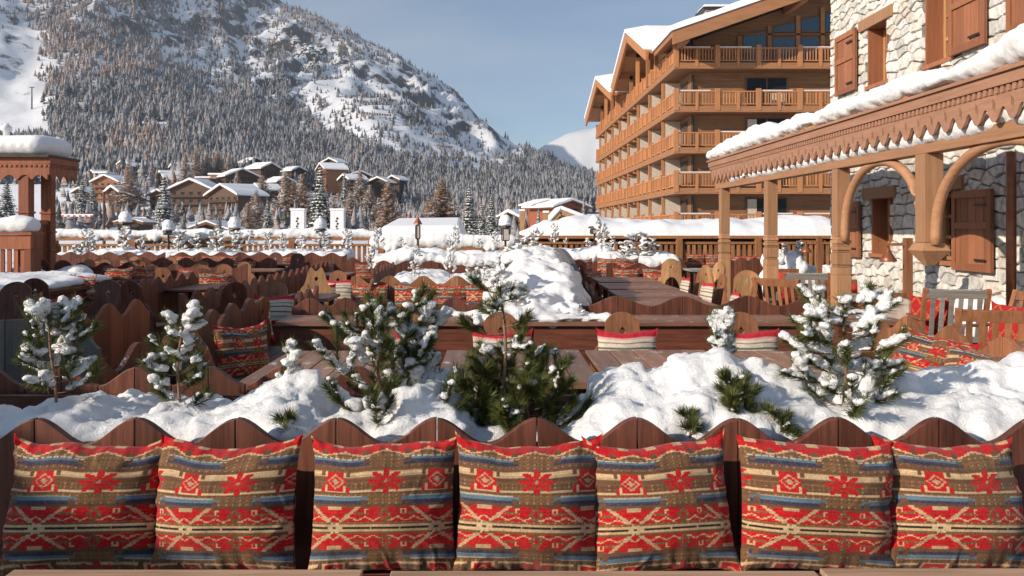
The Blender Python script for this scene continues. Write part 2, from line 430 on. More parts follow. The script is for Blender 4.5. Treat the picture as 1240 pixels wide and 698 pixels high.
def cushion_mesh(name, w, h, t, n, cols, mat, seed=0, ears=.035, wr=1.):
    """stuffed square cushion standing on its lower edge: width along x, front towards -y"""
    rs = random.Random(seed); off = Vector((seed*3.1, seed*1.7, seed*.9))
    ear = [rs.uniform(.5, 1.5) for _ in range(4)]; sag = rs.uniform(-.5, .5)
    V = []; F = []; UV = []
    g = np.linspace(-1, 1, n)
    m = n
    def pos(u, v, side):
        e = (1-abs(u)**2.4)*(1-abs(v)**2.4); th = t/2*max(e, 0)**.62
        k = ear[(u > 0)*2+(v > 0)]
        px = w/2*u*(1-.045*(1-v*v)); pz = h/2*v*(1-.05*(1-u*u))-(v > 0)*v*.014*math.exp(-((u-sag)/.45)**2)
        c = (abs(u)*abs(v))**9
        px += math.copysign(ears*.4*c*k, u); pz += math.copysign(ears*c*k, v)
        p = Vector((px*4, pz*4, side))+off
        edge = max(abs(u), abs(v))
        wv = wr*(.016*noise.noise(p*1.1)+.009*noise.noise(p*3.2)*(edge**3+.3)-.004*max(0, 1-abs(noise.noise(p*1.7+Vector((9, 9, 9))))*9)*(edge**2+.1)*side+.010*edge**4*noise.noise(Vector((u*7 if abs(v) > abs(u) else v*7, seed, side))))
        pz += .012*noise.noise(Vector((u*2.2, seed*5.3, 1)))*(v > 0)*v
        y = -side*(th)+(wv if edge < .999 else .3*wv)
        y += -.02*math.exp(-((u*.8)**2+(v-.25)**2)*3)*side*noise.noise(off)*2
        return (px, y, pz+h/2)
    for s in (1, -1):
        for j in range(n):
            for i in range(n):
                V.append(pos(g[i], g[j], s)); UV.append(((g[i]+1)/2, 1-(g[j]+1)/2))
    for s in range(2):
        o = s*n*n
        for j in range(n-1):
            for i in range(n-1):
                a = o+j*n+i; q = (a, a+1, a+n+1, a+n)
                F.append(q if s == 0 else q[::-1])
    me = bpy.data.meshes.new(name); me.from_pydata(V, [], F)
    UV = np.array(UV); C = cols(UV[:, 0], UV[:, 1], seed)
    ca = me.color_attributes.new('Col', 'FLOAT_COLOR', 'POINT')
    ca.data.foreach_set('color', np.concatenate([C, np.ones((len(C), 1))], 1).astype(np.float32).ravel())
    bm = bmesh.new(); bm.from_mesh(me); bmesh.ops.remove_doubles(bm, verts=bm.verts, dist=.0004); bm.to_mesh(me); bm.free()
    me.polygons.foreach_set('use_smooth', [True]*len(me.polygons)); me.materials.append(mat)
    return me
def cushion(name, me, loc, rz, lean, label, cat, group, roll=0):
    o = bpy.data.objects.new(name, me); COL.objects.link(o)
    o.location = loc; o.rotation_euler = (Matrix.Rotation(rz, 3, 'Z') @ Matrix.Rotation(-lean, 3, 'X') @ Matrix.Rotation(roll, 3, 'Y')).to_euler()
    return tag(o, label, cat, group)

# ------------------------------------------------------------ furniture
def scallop(x, top, amp, per, ph=0.): return top-amp*(.5-.5*math.cos(2*PI*(x-ph)/per))
def scallop_planks(mb, x0, x1, z0, top, amp, per, th, fn, ph=0., gap=.004, y0=0.):
    """upright boards, half a wave wide, whose tops make the wave"""
    hp = per/2; k0 = math.floor((x0-ph)/hp); k = k0
    while ph+k*hp < x1-1e-6:
        a = max(x0, ph+k*hp)+gap/2; b = min(x1, ph+(k+1)*hp)-gap/2
        if b-a > .015:
            n = 9; xs = [a+(b-a)*i/n for i in range(n+1)]
            dz = random.uniform(-.003, .003); dy = random.uniform(-.002, .002)
            mb.board(xs, lambda x: scallop(x, top, amp, per, ph)+dz, lambda x: z0, th, lambda x, y, z: fn(x, y+y0+dy, z))
        k += 1
idn = lambda x, y, z: (x, y, z)
def bench(L, label, group, loc, rz, top=.91, amp=.09, per=.365, depth=.48, back_mat=None, seat=True, ph=0., name='scalloped_bench', bevel=.003, low=.04):
    """local: bench along x, back plane at y=0, sitter faces -y"""
    r = thing(name, label, 'bench', loc, rz, group)
    mb = MB(); scallop_planks(mb, -L/2, L/2, low, top, amp, per, .035, idn, ph)
    mb.build('backrest', back_mat or w_dark, r, world=False, bevel=bevel)
    if seat:
        m = MB(); m.box(-L/2+.02, L/2-.02, -depth, -depth/2-.004, .415, .45); m.box(-L/2+.02, L/2-.02, -depth/2+.004, -.006, .415, .45)
        m.build('seat', w_darkx, r, world=False, bevel=bevel)
        m = MB(); m.box(-L/2+.03, L/2-.03, -depth+.05, -depth+.075, .04, .41); m.build('front_board', w_darkx, r, world=False)
        for s in (-1, 1):
            m = MB(); m.box(s*(L/2-.03)-.018, s*(L/2-.03)+.018, -depth+.078, -.012, 0, .413); m.build('leg', w_dark, r, world=False)
    return r
def table(x0, x1, y0, y1, label, group, z=.75, planks='Y', nb=6, mat=None, apron=.0, name='wooden_table', th=.04, legs=True, cat='table'):
    r = thing(name, label, cat, ((x0+x1)/2, (y0+y1)/2, 0), 0, group)
    m = MB()
    for i in range(nb):
        g = .003
        if planks == 'Y':
            a = x0+(x1-x0)*i/nb+g; b = x0+(x1-x0)*(i+1)/nb-g; m.box(a, b, y0, y1, z-th, z+random.uniform(-.002, .002))
        else:
            a = y0+(y1-y0)*i/nb+g; b = y0+(y1-y0)*(i+1)/nb-g; m.box(x0, x1, a, b, z-th, z+random.uniform(-.002, .002))
    m.build('tabletop', mat or (w_table if planks == 'Y' else w_tablex), r, bevel=.003)
    if apron:
        m = MB(); i = .03
        m.box(x0+i, x1-i, y0+i, y0+i+.03, z-th-apron, z-th-.002); m.box(x0+i, x1-i, y1-i-.03, y1-i, z-th-apron, z-th-.002)
        m.box(x0+i, x0+i+.03, y0+i+.033, y1-i-.033, z-th-apron, z-th-.002); m.box(x1-i-.03, x1-i, y0+i+.033, y1-i-.033, z-th-apron, z-th-.002)
        m.build('apron', w_darkx, r)
    if legs:
        for sx in (x0+.10, x1-.10):
            for sy in (y0+.1, y1-.1):
                m = MB(); m.box(sx-.03, sx+.03, sy-.03, sy+.03, 0, z-th-apron if apron else z-th-.001); m.build('leg', w_dark, r)
    return r
def dome(x, w):   # rounded centre with lower shoulders
    a = abs(x)/(w/2)
    if a < .56: return 1.0-.42*(1-math.sqrt(max(0, 1-(a/.60)**2)))
    return .40-.36*((a-.56)/.44)**1.6
def chair_proto(label, group, mat, back_h=1.0, w=.50, hole='diamond', point=False):
    """local: seat centred on origin, sitter faces -y, back at +y"""
    r = thing('alpine_chair', label, 'chair', (0, 0, 0), 0, group)
    m = MB(); m.box(-w/2+.02, w/2-.02, -.21, .20, .43, .465); m.build('seat', mat, r, world=False, bevel=.006)
    def zt(x):
        a = abs(x)/(w/2)
        if point: return .46+(back_h-.46)*(1-.25*a**1.2-.35*max(0, a-.55)/.45-.08*math.cos(a*9))
        return .56+(back_h-.56)*dome(x, w)
    def zb(x): return .40+.0*x
    hz = back_h-.15
    def hole_f(x): return (hz-(.028-abs(x)*1.0)*1.35, hz+(.028-abs(x)*1.0)*1.35) if abs(x) < .028 else None
    xs = sorted(set([-w/2+w*i/32 for i in range(33)]+[-.028, -.014, 0, .014, .028]))
    m = MB(); m.board(xs, zt, zb, .028, lambda x, y, z: (x, .18+y+(z-.42)*.16, z), hole_f if hole else None)
    m.build('backrest', mat, r, world=False, bevel=.002)
    for sx in (-1, 1):
        for sy in (-1, 1):
            m = MB(); m.bar((sx*.16, sy*.14, .43), (sx*.21, sy*.19, 0), .035, .035); m.build('leg', mat, r, world=False)
    return r
def armchair_proto(label, group, mat, mats2=None):
    r = thing('slatted_armchair', label, 'armchair', (0, 0, 0), 0, group)
    w = .58
    m = MB()
    for i in range(6): m.box(-w/2+.04, w/2-.04, -.26+i*.083, -.26+i*.083+.07, .40, .425)
    m.build('seat', mat, r, world=False, bevel=.003)
    m = MB()
    for i in range(6): x = -w/2+.075+i*(w-.15)/5; m.obox((x, .245+.06, .68), (.045, .02, .44), Matrix.Rotation(-.22, 3, 'X'))
    m.obox((0, .245+.11, .93), (w-.02, .035, .09), Matrix.Rotation(-.22, 3, 'X')); m.obox((0, .26, .46), (w-.06, .03, .06), Matrix.Rotation(-.22, 3, 'X'))
    m.build('backrest', mats2 or mat, r, world=False, bevel=.003)
    for s in (-1, 1):
        m = MB(); m.box(s*w/2-.035, s*w/2+.035, -.30, .27, .64, .665); m.build('armrest', mat, r, world=False, bevel=.004)
        m = MB(); m.box(s*w/2-.022, s*w/2+.022, -.27, -.226, 0, .638); m.build('leg', mat, r, world=False, bevel=.003)
        m = MB(); m.bar((s*w/2, .245, 0), (s*w/2, .245, .638), .045, .045); m.bar((s*w/2, .25, .67), (s*w/2, .37, .98), .045, .045); m.build('leg', mat, r, world=False, bevel=.003)
    return r

# ------------------------------------------------------------ planted pines
def pine(label, loc, h, spread, nbr, seed, snow=.5, needle_l=.05, tufts=1., green=True, name='dwarf_pine', cat='pine', group=None, lean=(0, 0), bare=.0, voxel=.006, up=.5, fine=True, fat=1.):
    rs = random.Random(seed)
    r = thing(name, label, cat, loc, 0, group)
    tk = MB(); nd = []; sb = []
    n = 8; pts = []; x = y = 0.
    for i in range(n+1):
        t = i/n; x = lean[0]*t*t*h+.03*h*math.sin(seed+t*5); y = lean[1]*t*h+.03*h*math.cos(seed*2+t*4)
        pts.append(Vector((x, y, t*h)))
    tk.tube(pts, [max(.003, .011*h*(1-.75*i/n)+.003) for i in range(n+1)], 6)
    shoots = [(pts[n-2:], .9)]
    for b in range(nbr):
        t = bare+(1-bare)*(b+.5)/nbr; fi = t*n; i0 = min(n-1, int(fi)); p = pts[i0].lerp(pts[i0+1], fi-i0)
        a = b*2.4+rs.uniform(-.5, .5); L = spread*(1.0-t*.40)*rs.uniform(.5, 1.25)
        d = Vector((math.cos(a), math.sin(a)*.8, up*rs.uniform(.1, 1.)))
        q = [p]; cur = p.copy(); dd = d.normalized()
        for k in range(5):
            cur = cur+dd*L/5; dd = (dd+Vector((0, 0, .10+.16*up*2))+Vector((rs.uniform(-.12, .12),)*3)).normalized(); q.append(cur.copy())
        tk.tube(q, [max(.0018, .006*h*(1-k/6)) for k in range(6)], 4)
        shoots.append((q[1:], 1.))
        for k in (2, 3):
            sd = (dd+Vector((rs.uniform(-.9, .9), rs.uniform(-.9, .9), rs.uniform(.1, .8)))).normalized()
            e = [q[k], q[k]+sd*L*.22, q[k]+sd*L*.4+Vector((0, 0, .05*L))]
            tk.tube(e, [.004*h+.001, .003*h, .0015], 4); shoots.append((e, .85))
    for q, wgt in shoots:
        for k in range(len(q)-1):
            seg = q[k+1]-q[k]; L = seg.length
            if L < 1e-4: continue
            d = seg.normalized(); cnt = int(L*2300*tufts*((k+1)/(len(q)-1))**1.6) if fine else int(L*200*tufts)
            s1 = d.orthogonal().normalized(); s2 = d.cross(s1)
            for _ in range(cnt):
                f = rs.random(); p = q[k]+seg*f; a = rs.uniform(0, 2*PI)
                o = (s1*math.cos(a)+s2*math.sin(a)); v = (o*rs.uniform(.5, 1.)+d*rs.uniform(.5, 1.1)).normalized()*needle_l*rs.uniform(.7, 1.2)
                wv = v.cross(o+d*.3+Vector((0.01, 0, 0))).normalized()*(.0015 if fine else .005)
                nd.append((p-wv, p+wv, p+v))
        if rs.random() < snow+.25:
            R0 = rs.uniform(.008, .018)*(h/.5)**.3*fat
            for k in range(1, len(q)):
                if rs.random() > (snow+.15)*(k+1.5)/len(q): continue
                for f in (0., .35, .7):
                    R = R0*rs.uniform(.55, 1.45); c = q[k-1].lerp(q[k], 1-f)
                    sb.append((c.x+rs.uniform(-.009, .009), c.y+rs.uniform(-.009, .009), c.z+R*.7+.004, R*rs.uniform(.9, 1.6), R*rs.uniform(.9, 1.6), R*.72))
    tk.build('trunk', barkm, r, world=False, smooth=True)
    V = [p for t in nd for p in t]; F = [(3*i, 3*i+1, 3*i+2) for i in range(len(nd))]
    mesh_obj('needles', V, F, needle_green if green else needle_frost, r, False)
    if sb:
        blobs('snow', sb, voxel, snow_near, r, amp=.007, freq=38, amp2=.003)
    return r
# ------------------------------------------------------------ terrain
RT = [(-700, -210), (0, -150), (250, -70), (345, 4), (400, 26), (450, 57), (500, 80), (550, 107), (580, 142), (610, 173), (650, 197), (690, 216), (712, 225), (760, 240), (900, 262), (1300, 268), (2200, 270)]
YR = 1800.
RX = [XP(a, YR) for a, b in RT]; RZ = [HZ+(276-b)/1000*YR for a, b in RT]
def sm(t): t = np.clip(t, 0, 1); return t*t*(3-2*t)
def fb(x, y, f, o=4, seed=0.):
    return noise.fractal(Vector((x*f+seed, y*f-seed, seed*.37)), 1., 2.0, o)
def terrain_z(x, y):
    if y < 26.6: return -.06
    px = 600+x/y*1000
    lf = float(sm((560-px)/260))           # the village bank is higher on the left
    if y < 40: return -.06-2.6*float(sm((y-26.6)/12))
    b200 = -1.+2.2*lf; z400 = 9+17.2*lf
    if y < 200: return -2.66+(b200+2.66)*float(sm((y-40)/160))+.25*fb(x, y, .03, 3)
    if y < 420:
        zl = float(np.interp(y, [200, 235, 270, 300, 330, 360, 400, 420], [2.0, 3.2, 4.6, 7.4, 12.2, 17., 23., 27.]))-.8
        return lf*zl+(1-lf)*(-1+10*(y-200)/220)+.8*fb(x, y, .012, 3)*(y-200)/220
    rz = float(np.interp(x, RX, RZ))
    if y <= YR:
        t = (y-420)/(YR-420)
        g = fb(x+.35*y, y*.25, .0042, 4, 3.)*70+fb(x, y, .02, 4)*14
        rg = 1-abs(noise.noise(Vector((x*.016+.2*noise.noise(Vector((x*.01, y*.01, 0))), y*.006, 7.))))*2.2
        g += max(0, rg)**3*34*float(sm((t-.25)/.3))*(1 if 300 < px < 700 else .35)
        ridgeg = abs(noise.noise(Vector(((x+.30*y)*.0075, y*.0012, 2.))))*46
        return z400+(rz-z400)*(t**1.08)+(g-ridgeg)*t**.7*(1-t**6)*min(1, rz/250)
    return rz-.55*(y-YR)*(1 if rz > 60 else .1)
def build_terrain():
    ys = [-60, -20, 0, 10, 20, 26.5, 27, 29, 32, 36, 40, 46, 54, 64, 78, 95, 115, 140, 170, 200, 235, 270, 310, 350, 390, 420]
    y = 420.
    while y < YR: y += 9+y*.004; ys.append(y)
    y = YR
    while y < 2700: y += 40; ys.append(y)
    nx = 420; V = []; F = []
    for y in ys:
        hw = max(90, 1.15*y)
        for i in range(nx+1):
            x = -hw+2*hw*i/nx
            V.append((x, y, terrain_z(x, y)))
    for j in range(len(ys)-1):
        for i in range(nx):
            a = j*(nx+1)+i; F.append((a, a+1, a+nx+2, a+nx+1))
    m, nt, b = newmat('mountain_snow_and_rock')
    g = N(nt, 'ShaderNodeNewGeometry'); sp = N(nt, 'ShaderNodeSeparateXYZ'); nt.links.new(g.outputs['Normal'], sp.inputs[0])
    pp = N(nt, 'ShaderNodeSeparateXYZ'); nt.links.new(g.outputs['Position'], pp.inputs[0])
    n = noisen(nt, g.outputs['Position'], .03, 8, .65); n2 = noisen(nt, g.outputs['Position'], .006, 3)
    st = mathn(nt, 'ADD', sp.outputs[2], mathn(nt, 'MULTIPLY', mathn(nt, 'SUBTRACT', n.outputs[0], .5), .9))
    far = mathn(nt, 'GREATER_THAN', pp.outputs[1], 430.)
    rk = ramp(nt, st, [(.72, (1, 1, 1)), (.79, (0, 0, 0))])
    rkc = ramp(nt, n.outputs[0], [(.3, (.03, .03, .035)), (.7, (.13, .11, .10))])
    col = mixc(nt, mathn(nt, 'MULTIPLY', rk, far), (.84, .85, .87), rkc)
    nt.links.new(col, b.inputs['Base Color']); b.inputs['Roughness'].default_value = .85
    bump(nt, b, n.outputs[0], .5, 3.)
    o = structure(mesh_obj('terrain', V, F, m)); return o
build_terrain()
# far white summit
def build_peak():
    V = []; F = []; n = 60; mrow = 30
    for j in range(mrow+1):
        for i in range(n+1):
            x = 35+560*i/n; y = 2350+(j-mrow/2)*15
            px = 600+x/2350*1000
            top = np.interp(px, [600, 640, 660, 685, 700, 730, 760, 820], [235, 188, 176, 162, 157, 150, 160, 230])
            z = HZ+(276-top)*2.35*(1-abs(j-mrow/2)/(mrow/2))**.8+14*fb(x, y, .008, 5)
            V.append((x, y, z))
    for j in range(mrow):
        for i in range(n): a = j*(n+1)+i; F.append((a, a+1, a+n+2, a+n+1))
    structure(mesh_obj('mountain', V, F, snow_far))
build_peak()

VL = [(150, 215, 420, 20, 14, 6, .1, w_vill, 'dark twin chalet with snowy roof highest on the left of the village'),
      (196, 232, 395, 26, 16, 6, -.25, w_vill, 'wide black gabled chalet with layered snowy roofs left of the frosted spruce'),
      (128, 240, 330, 15, 12, 7.5, .5, w_vorange, 'orange lit chalet with snowy roof at the left end of the village'),
      (138, 253, 300, 11, 10, 7, .1, w_vbrown, 'small brown chalet with balconies in front of the orange lit chalet'),
      (167, 252, 320, 8.5, 8, 3.4, .2, w_vill, 'small dark hut with snow roof between the brown chalet and the long hotel'),
      (231, 258, 290, 21, 14, 9.5, -.12, w_vbrown, 'big brown hotel with rows of windows and a shallow snowy gable'),
      (270, 262, 270, 20, 14, 8, .12, w_vbrown, 'brown chalet block with balconies right of the big brown hotel'),
      (192, 256, 310, 10, 9, 7, .5, w_vorange, 'pale orange chalet tucked beside the tall frosted spruce'),
      (293, 226, 360, 19, 14, 5, -.1, w_vill, 'broad black chalet with snowy gable above the brown block'),
      (327, 216, 385, 15, 12, 5, .25, w_vbrown, 'brown chalet with high gable between trees, upper middle of village'),
      (361, 218, 400, 10, 10, 5, .1, w_vill, 'small dark chalet left of the orange gabled chalet'),
      (390, 218, 385, 16, 12, 5.5, -.35, w_vorange, 'orange gabled chalet with white roof behind the large spruce'),
      (418, 232, 370, 12, 10, 6, -.2, w_vill, 'dark brown chalet right of the large spruce'),
      (458, 230, 380, 12, 9, 4, .4, w_vill, 'small dark chalet alone at the right end of the upper village'),
      (112, 222, 400, 12, 9, 4.5, .2, w_vill, 'tiny dark chalet with snow roof just above the kiosk roof edge'),
      (176, 212, 415, 12, 9, 4.5, .2, w_vill, 'dark chalet right of the twin chalet, partly behind frosted tree'),
      (212, 212, 410, 12, 9, 4.2, -.1, w_vill, 'dark chalet below the left end of the frosted cluster'),
      (222, 240, 350, 11, 9, 4.5, .3, w_vbrown, 'small brown chalet between the black gabled chalet and the low orange block'),
      (309, 206, 415, 12, 9, 4.2, .1, w_vill, 'highest dark chalet in the middle of the village'),
      (345, 232, 360, 12, 9, 4.6, .15, w_vbrown, 'brown chalet below the small dark chalet, left of the large spruce'),
      (312, 244, 320, 12, 9, 5, -.2, w_vill, 'dark chalet right of the broad black chalet, lower'),
      (437, 222, 395, 11, 9, 4., -.3, w_vill, 'dark chalet between the dark brown and the rightmost chalet'),
      (476, 226, 400, 10, 8, 3.6, .2, w_vill, 'last dark hut at the right end of the village slope'),
      (400, 206, 420, 12, 9, 4.2, .25, w_vill, 'dark chalet above the orange gabled chalet'),
      (98, 244, 340, 10, 8, 4.2, .3, w_vbrown, 'brown hut left of the orange lit chalet behind dark snowy trees'),
      (618, 270, 200, 6, 6, 1.6, .2, w_vill, 'low dark hut half buried in snow before the forest'),
      ]
# ------------------------------------------------------------ forest on the mountain
def build_forest():
    rs = np.random.RandomState(5)
    base = []
    for k in range(6):
        r0 = np.random.RandomState(k+20); vv = []; ff = []
        larch = k >= 4
        tiers = 5
        for t in range(tiers):
            z0 = .10+.80*t/tiers; z1 = min(1., z0+(.36 if t < tiers-1 else .25)); R = (.19 if not larch else .17)*(1-t/(tiers+.3))*r0.uniform(.8, 1.2)
            o = len(vv); vv.append((r0.uniform(-.01, .01), 0, z1))
            m = 7
            for i in range(m):
                a = 2*PI*i/m+r0.uniform(-.3, .3); q = R*(1 if i % 2 else .55)*r0.uniform(.8, 1.2)
                vv.append((q*math.cos(a), q*math.sin(a), z0+r0.uniform(-.02, .04)))
            ff += [(o, o+1+i, o+1+(i+1) % m) for i in range(m)]
        base.append((np.array(vv), np.array(ff)))
    pts = []
    tries = 0
    while len(pts) < 40000 and tries < 240000:
        tries += 1
        px = rs.uniform(-60, 780); s = rs.rand()
        y = 1/(1/400.+(1/1830.-1/400.)*s**.78)
        x = (px-600)/1000*y; z = terrain_z(x, y)
        py = 276-(z-HZ)/y*1000
        if py < -45: continue
        d = 1.
        nz = fb(x, y, .012, 3, 9.)
        if px < 60 and 36 < py < 172: d = .0 if px < 45+8*nz+ (py-36)*.10 else .5      # ski run
        if px < 30 and py <= 36: d = .2
        if 60 < px < 78 and 160 < py < 235: d = .1
        # open gully and the avalanche slope in the middle
        for (ax, ay, bx, by, wd) in ((262, 22, 320, 95, 6), (350, 40, 365, 110, 10), (365, 110, 400, 160, 8)):
            tt = max(0, min(1, ((px-ax)*(bx-ax)+(py-ay)*(by-ay))/((bx-ax)**2+(by-ay)**2)))
            if math.hypot(px-ax-tt*(bx-ax), py-ay-tt*(by-ay)) < wd*(1+.6*nz): d = min(d, .3)
        e = ((px-505)/125)**2+((py-145-(px-505)*.28)/58)**2
        if e < 1+.5*nz: d = min(d, .16+.25*max(0, nz+.2))
        cl = abs(noise.noise(Vector((px*.035+py*.012, py*.006, 5.))))
        if cl < .045 and py < 190 and px > 110: d *= .35
        d *= min(1, max(.35, .82+1.3*nz))
        if rs.rand() > d: continue
        warm = 1 if (py < 95+18*nz-.18*(px-150) or rs.rand() < .10) and px < 480 else 0  # upper slope browner: larch colour plus sunlight painted in by position
        if px > 130 and px < 200 and 155 < py < 200: warm = 1
        h = (rs.uniform(5, 11) if rs.rand() < .85 else rs.uniform(10, 15))*(1. if d > .3 else .7)
        pts.append((x, y, z-.4, h, warm))
    for k in range(4200):      # scrub and young trees among the village houses
        y = rs.uniform(180, 425); px = rs.uniform(60, 660); x = (px-600)/1000*y
        if rs.rand() > .35+.6*fb(x, y, .03, 2, 4.) + (.4 if y > 380 else 0)+(.3 if px > 480 else 0): continue
        if any(abs(px-c[0]) < c[3]*520/c[2]+2 and abs(y-c[2]-c[4]/2) < c[4]/2+2 for c in VL): continue
        pts.append((x, y, terrain_z(x, y)-.2, rs.uniform(2., 7.5)*(1.4 if y > 380 else 1), 1 if rs.rand() < .45 else 0))
    Vs = []; Fs = []; Cs = []; o = 0
    for (x, y, z, h, warm) in pts:
        b, f = base[rs.randint(4, 6) if warm and rs.rand() < .8 else rs.randint(0, 4)]
        a = rs.uniform(0, 2*PI); c, s = math.cos(a), math.sin(a)
        q = np.empty_like(b); q[:, 0] = (b[:, 0]*c-b[:, 1]*s)*h*1.5+x; q[:, 1] = (b[:, 0]*s+b[:, 1]*c)*h*1.5+y; q[:, 2] = b[:, 2]*h+z
        Vs.append(q); Fs.append(f+o); o += len(b)
        if warm: col = np.array((.23, .145, .10))*rs.uniform(.7, 1.4)
        else: col = np.array((.065, .07, .07))*rs.uniform(.6, 1.6)+np.array((.02, .01, 0))*rs.rand()  # dark conifer grey, with the blue shade of the lower slope painted in
        fr = rs.uniform(.05, .5)
        Cs.append(np.tile(np.append(col, fr), (len(b), 1)))
    V = np.concatenate(Vs); F = np.concatenate(Fs); C = np.concatenate(Cs)
    me = bpy.data.meshes.new('forest')
    me.vertices.add(len(V)); me.vertices.foreach_set('co', V.astype(np.float32).ravel())
    me.loops.add(F.size); me.loops.foreach_set('vertex_index', F.ravel().astype(np.int32))
    me.polygons.add(len(F)); me.polygons.foreach_set('loop_start', np.arange(0, F.size, 3, dtype=np.int32)); me.polygons.foreach_set('loop_total', np.full(len(F), 3, np.int32))
    me.update(); me.validate()
    ca = me.color_attributes.new('Col', 'FLOAT_COLOR', 'POINT'); ca.data.foreach_set('color', C.astype(np.float32).ravel())
    m, nt, b = newmat('frosted_forest')
    at = N(nt, 'ShaderNodeVertexColor', layer_name='Col'); g = N(nt, 'ShaderNodeNewGeometry')
    n = noisen(nt, g.outputs['Position'], .45, 4, .8)
    f = mathn(nt, 'GREATER_THAN', mathn(nt, 'ADD', n.outputs[0], mathn(nt, 'MULTIPLY', at.outputs[1], .45)), .58)
    col = mixc(nt, mathn(nt, 'MULTIPLY', f, .62), at.outputs[0], (.42, .42, .45))
    nt.links.new(col, b.inputs['Base Color']); b.inputs['Roughness'].default_value = .9; b.inputs['Specular IOR Level'].default_value = .1
    me.materials.append(m)
    o = bpy.data.objects.new('forest', me); COL.objects.link(o)
    tag(o, 'snow dusted conifer and larch forest covering the mountain side', 'forest', kind='stuff')
build_forest()
# rock crags
def crag(px, py, w, h, seed, label):
    # walk out along the ray to the slope
    for y in range(430, 1800, 6):
        x = XP(px, y); z = HZ-(py-276)/1000*y
        if terrain_z(x, y) >= z: break
    k = y/1000
    V = []; F = []
    for p in ICO_V:
        q = Vector((p.x*w*k, p.y*w*k*.6, p.z*h*k)); f = 1+.55*noise.fractal(Vector((p.x, p.y, p.z))*2.2+Vector((seed,)*3), 1., 2.2, 4)
        V.append((x+q.x*f, y+q.y*f+w*k*.12, z+q.z*f))
    o = mesh_obj('rock_outcrop', V, ICO_F, rockm, None, False)
    sb = o.modifiers.new('s', 'SUBSURF'); sb.subdivision_type = 'SIMPLE'; sb.levels = sb.render_levels = 2
    tx = bpy.data.textures.new('rk', 'CLOUDS'); tx.noise_scale = w*k*.35; dm = o.modifiers.new('d', 'DISPLACE'); dm.texture = tx; dm.strength = w*k*.5
    tag(o, label, 'rock', 'dark crags high on the mountain')
m, nt, b = newmat('snowy_rock'); rockm = m
g = N(nt, 'ShaderNodeNewGeometry'); sp = N(nt, 'ShaderNodeSeparateXYZ'); nt.links.new(g.outputs['Normal'], sp.inputs[0])
n = noisen(nt, g.outputs['Position'], .12, 6, .7)
rk = ramp(nt, mathn(nt, 'ADD', sp.outputs[2], mathn(nt, 'MULTIPLY', n.outputs[0], .7)), [(.50, (.05, .045, .045)), (.62, (.14, .12, .11)), (.7, (.82, .83, .85))])
nt.links.new(rk, b.inputs['Base Color']); b.inputs['Roughness'].default_value = .9
for i, a in enumerate([(357, 52, 7, 9, 'dark crag below the top of the mountain ridge, leftmost upper crag'), (372, 66, 13, 12, 'largest dark crag with snow ledges in the middle of the mountain'),
                       (388, 66, 8, 12, 'narrow dark crag right of the largest crag'), (343, 100, 7, 6, 'small dark crag alone in the trees below the other crags'),
                       (376, 84, 10, 9, 'broken dark crag under the largest crag'), (620, 208, 9, 6, 'low dark crag above the right end of the village')]):
    crag(a[0], a[1], a[2], a[3], i*3.3, a[4])
def slope_at(px, py):
    for y in range(430, 1800, 4):
        x = XP(px, y); z = HZ-(py-276)/1000*y
        if terrain_z(x, y) >= z: return x, y, z
    return x, y, z
for i, (px, py, wd, lb) in enumerate([(437, 111, 12, 'row of avalanche barriers, leftmost and high on the slope'), (440, 126, 14, 'short avalanche barrier row just under the leftmost one'), (455, 140, 40, 'longest avalanche barrier row low on the open snow'),
                             (470, 124, 22, 'avalanche barrier row above the longest one'), (500, 116, 12, 'avalanche barrier row in the centre of the slope'), (545, 113, 22, 'highest avalanche barrier row near the ridge at right'),
                             (508, 132, 18, 'avalanche barrier row below the central one'), (530, 165, 20, 'avalanche barrier row low at right among trees'), (537, 180, 24, 'second lowest avalanche barrier row'), (550, 194, 22, 'lowest avalanche barrier row above the larches'),
                             (490, 100, 30, 'faint upper avalanche barrier row below the ridge')]):
    x, y, z = slope_at(px, py); r = thing('avalanche_barrier', lb, 'snow fence', (x, y, z), 0, 'avalanche barriers across the mountain slope')
    k = y/1000; n = max(3, int(wd/3)); w = wd*k
    for j in range(n):
        m = MB(); xx = x-w/2+w*j/n; zz = z-j*.25*k+2.5
        m.box(xx, xx+w/n*.72, y-4, y-3.2, zz-1.4*k, zz+1.2*k); m.build('barrier_panel', w_hdark, r)
for i, (px, py, h, lb) in enumerate([(41, 131, 24, 'tall dark lift pylon beside the ski run'), (19, 32, 14, 'lift pylon near the top of the ski run')]):
    x, y, z = slope_at(px, py); k = y/1000; r = thing('lift_pylon', lb, 'pylon', (x, y, z))
    m = MB(); m.tube([(x, y-3, z-2), (x, y-3, z+h*k)], [.9*k, .6*k], 8); m.build('mast', metal_dark, r)
    m = MB(); m.box(x-3*k, x+3*k, y-3.5, y-2.5, z+h*k+.01, z+h*k+.8*k); m.build('crossarm', metal_dark, r)

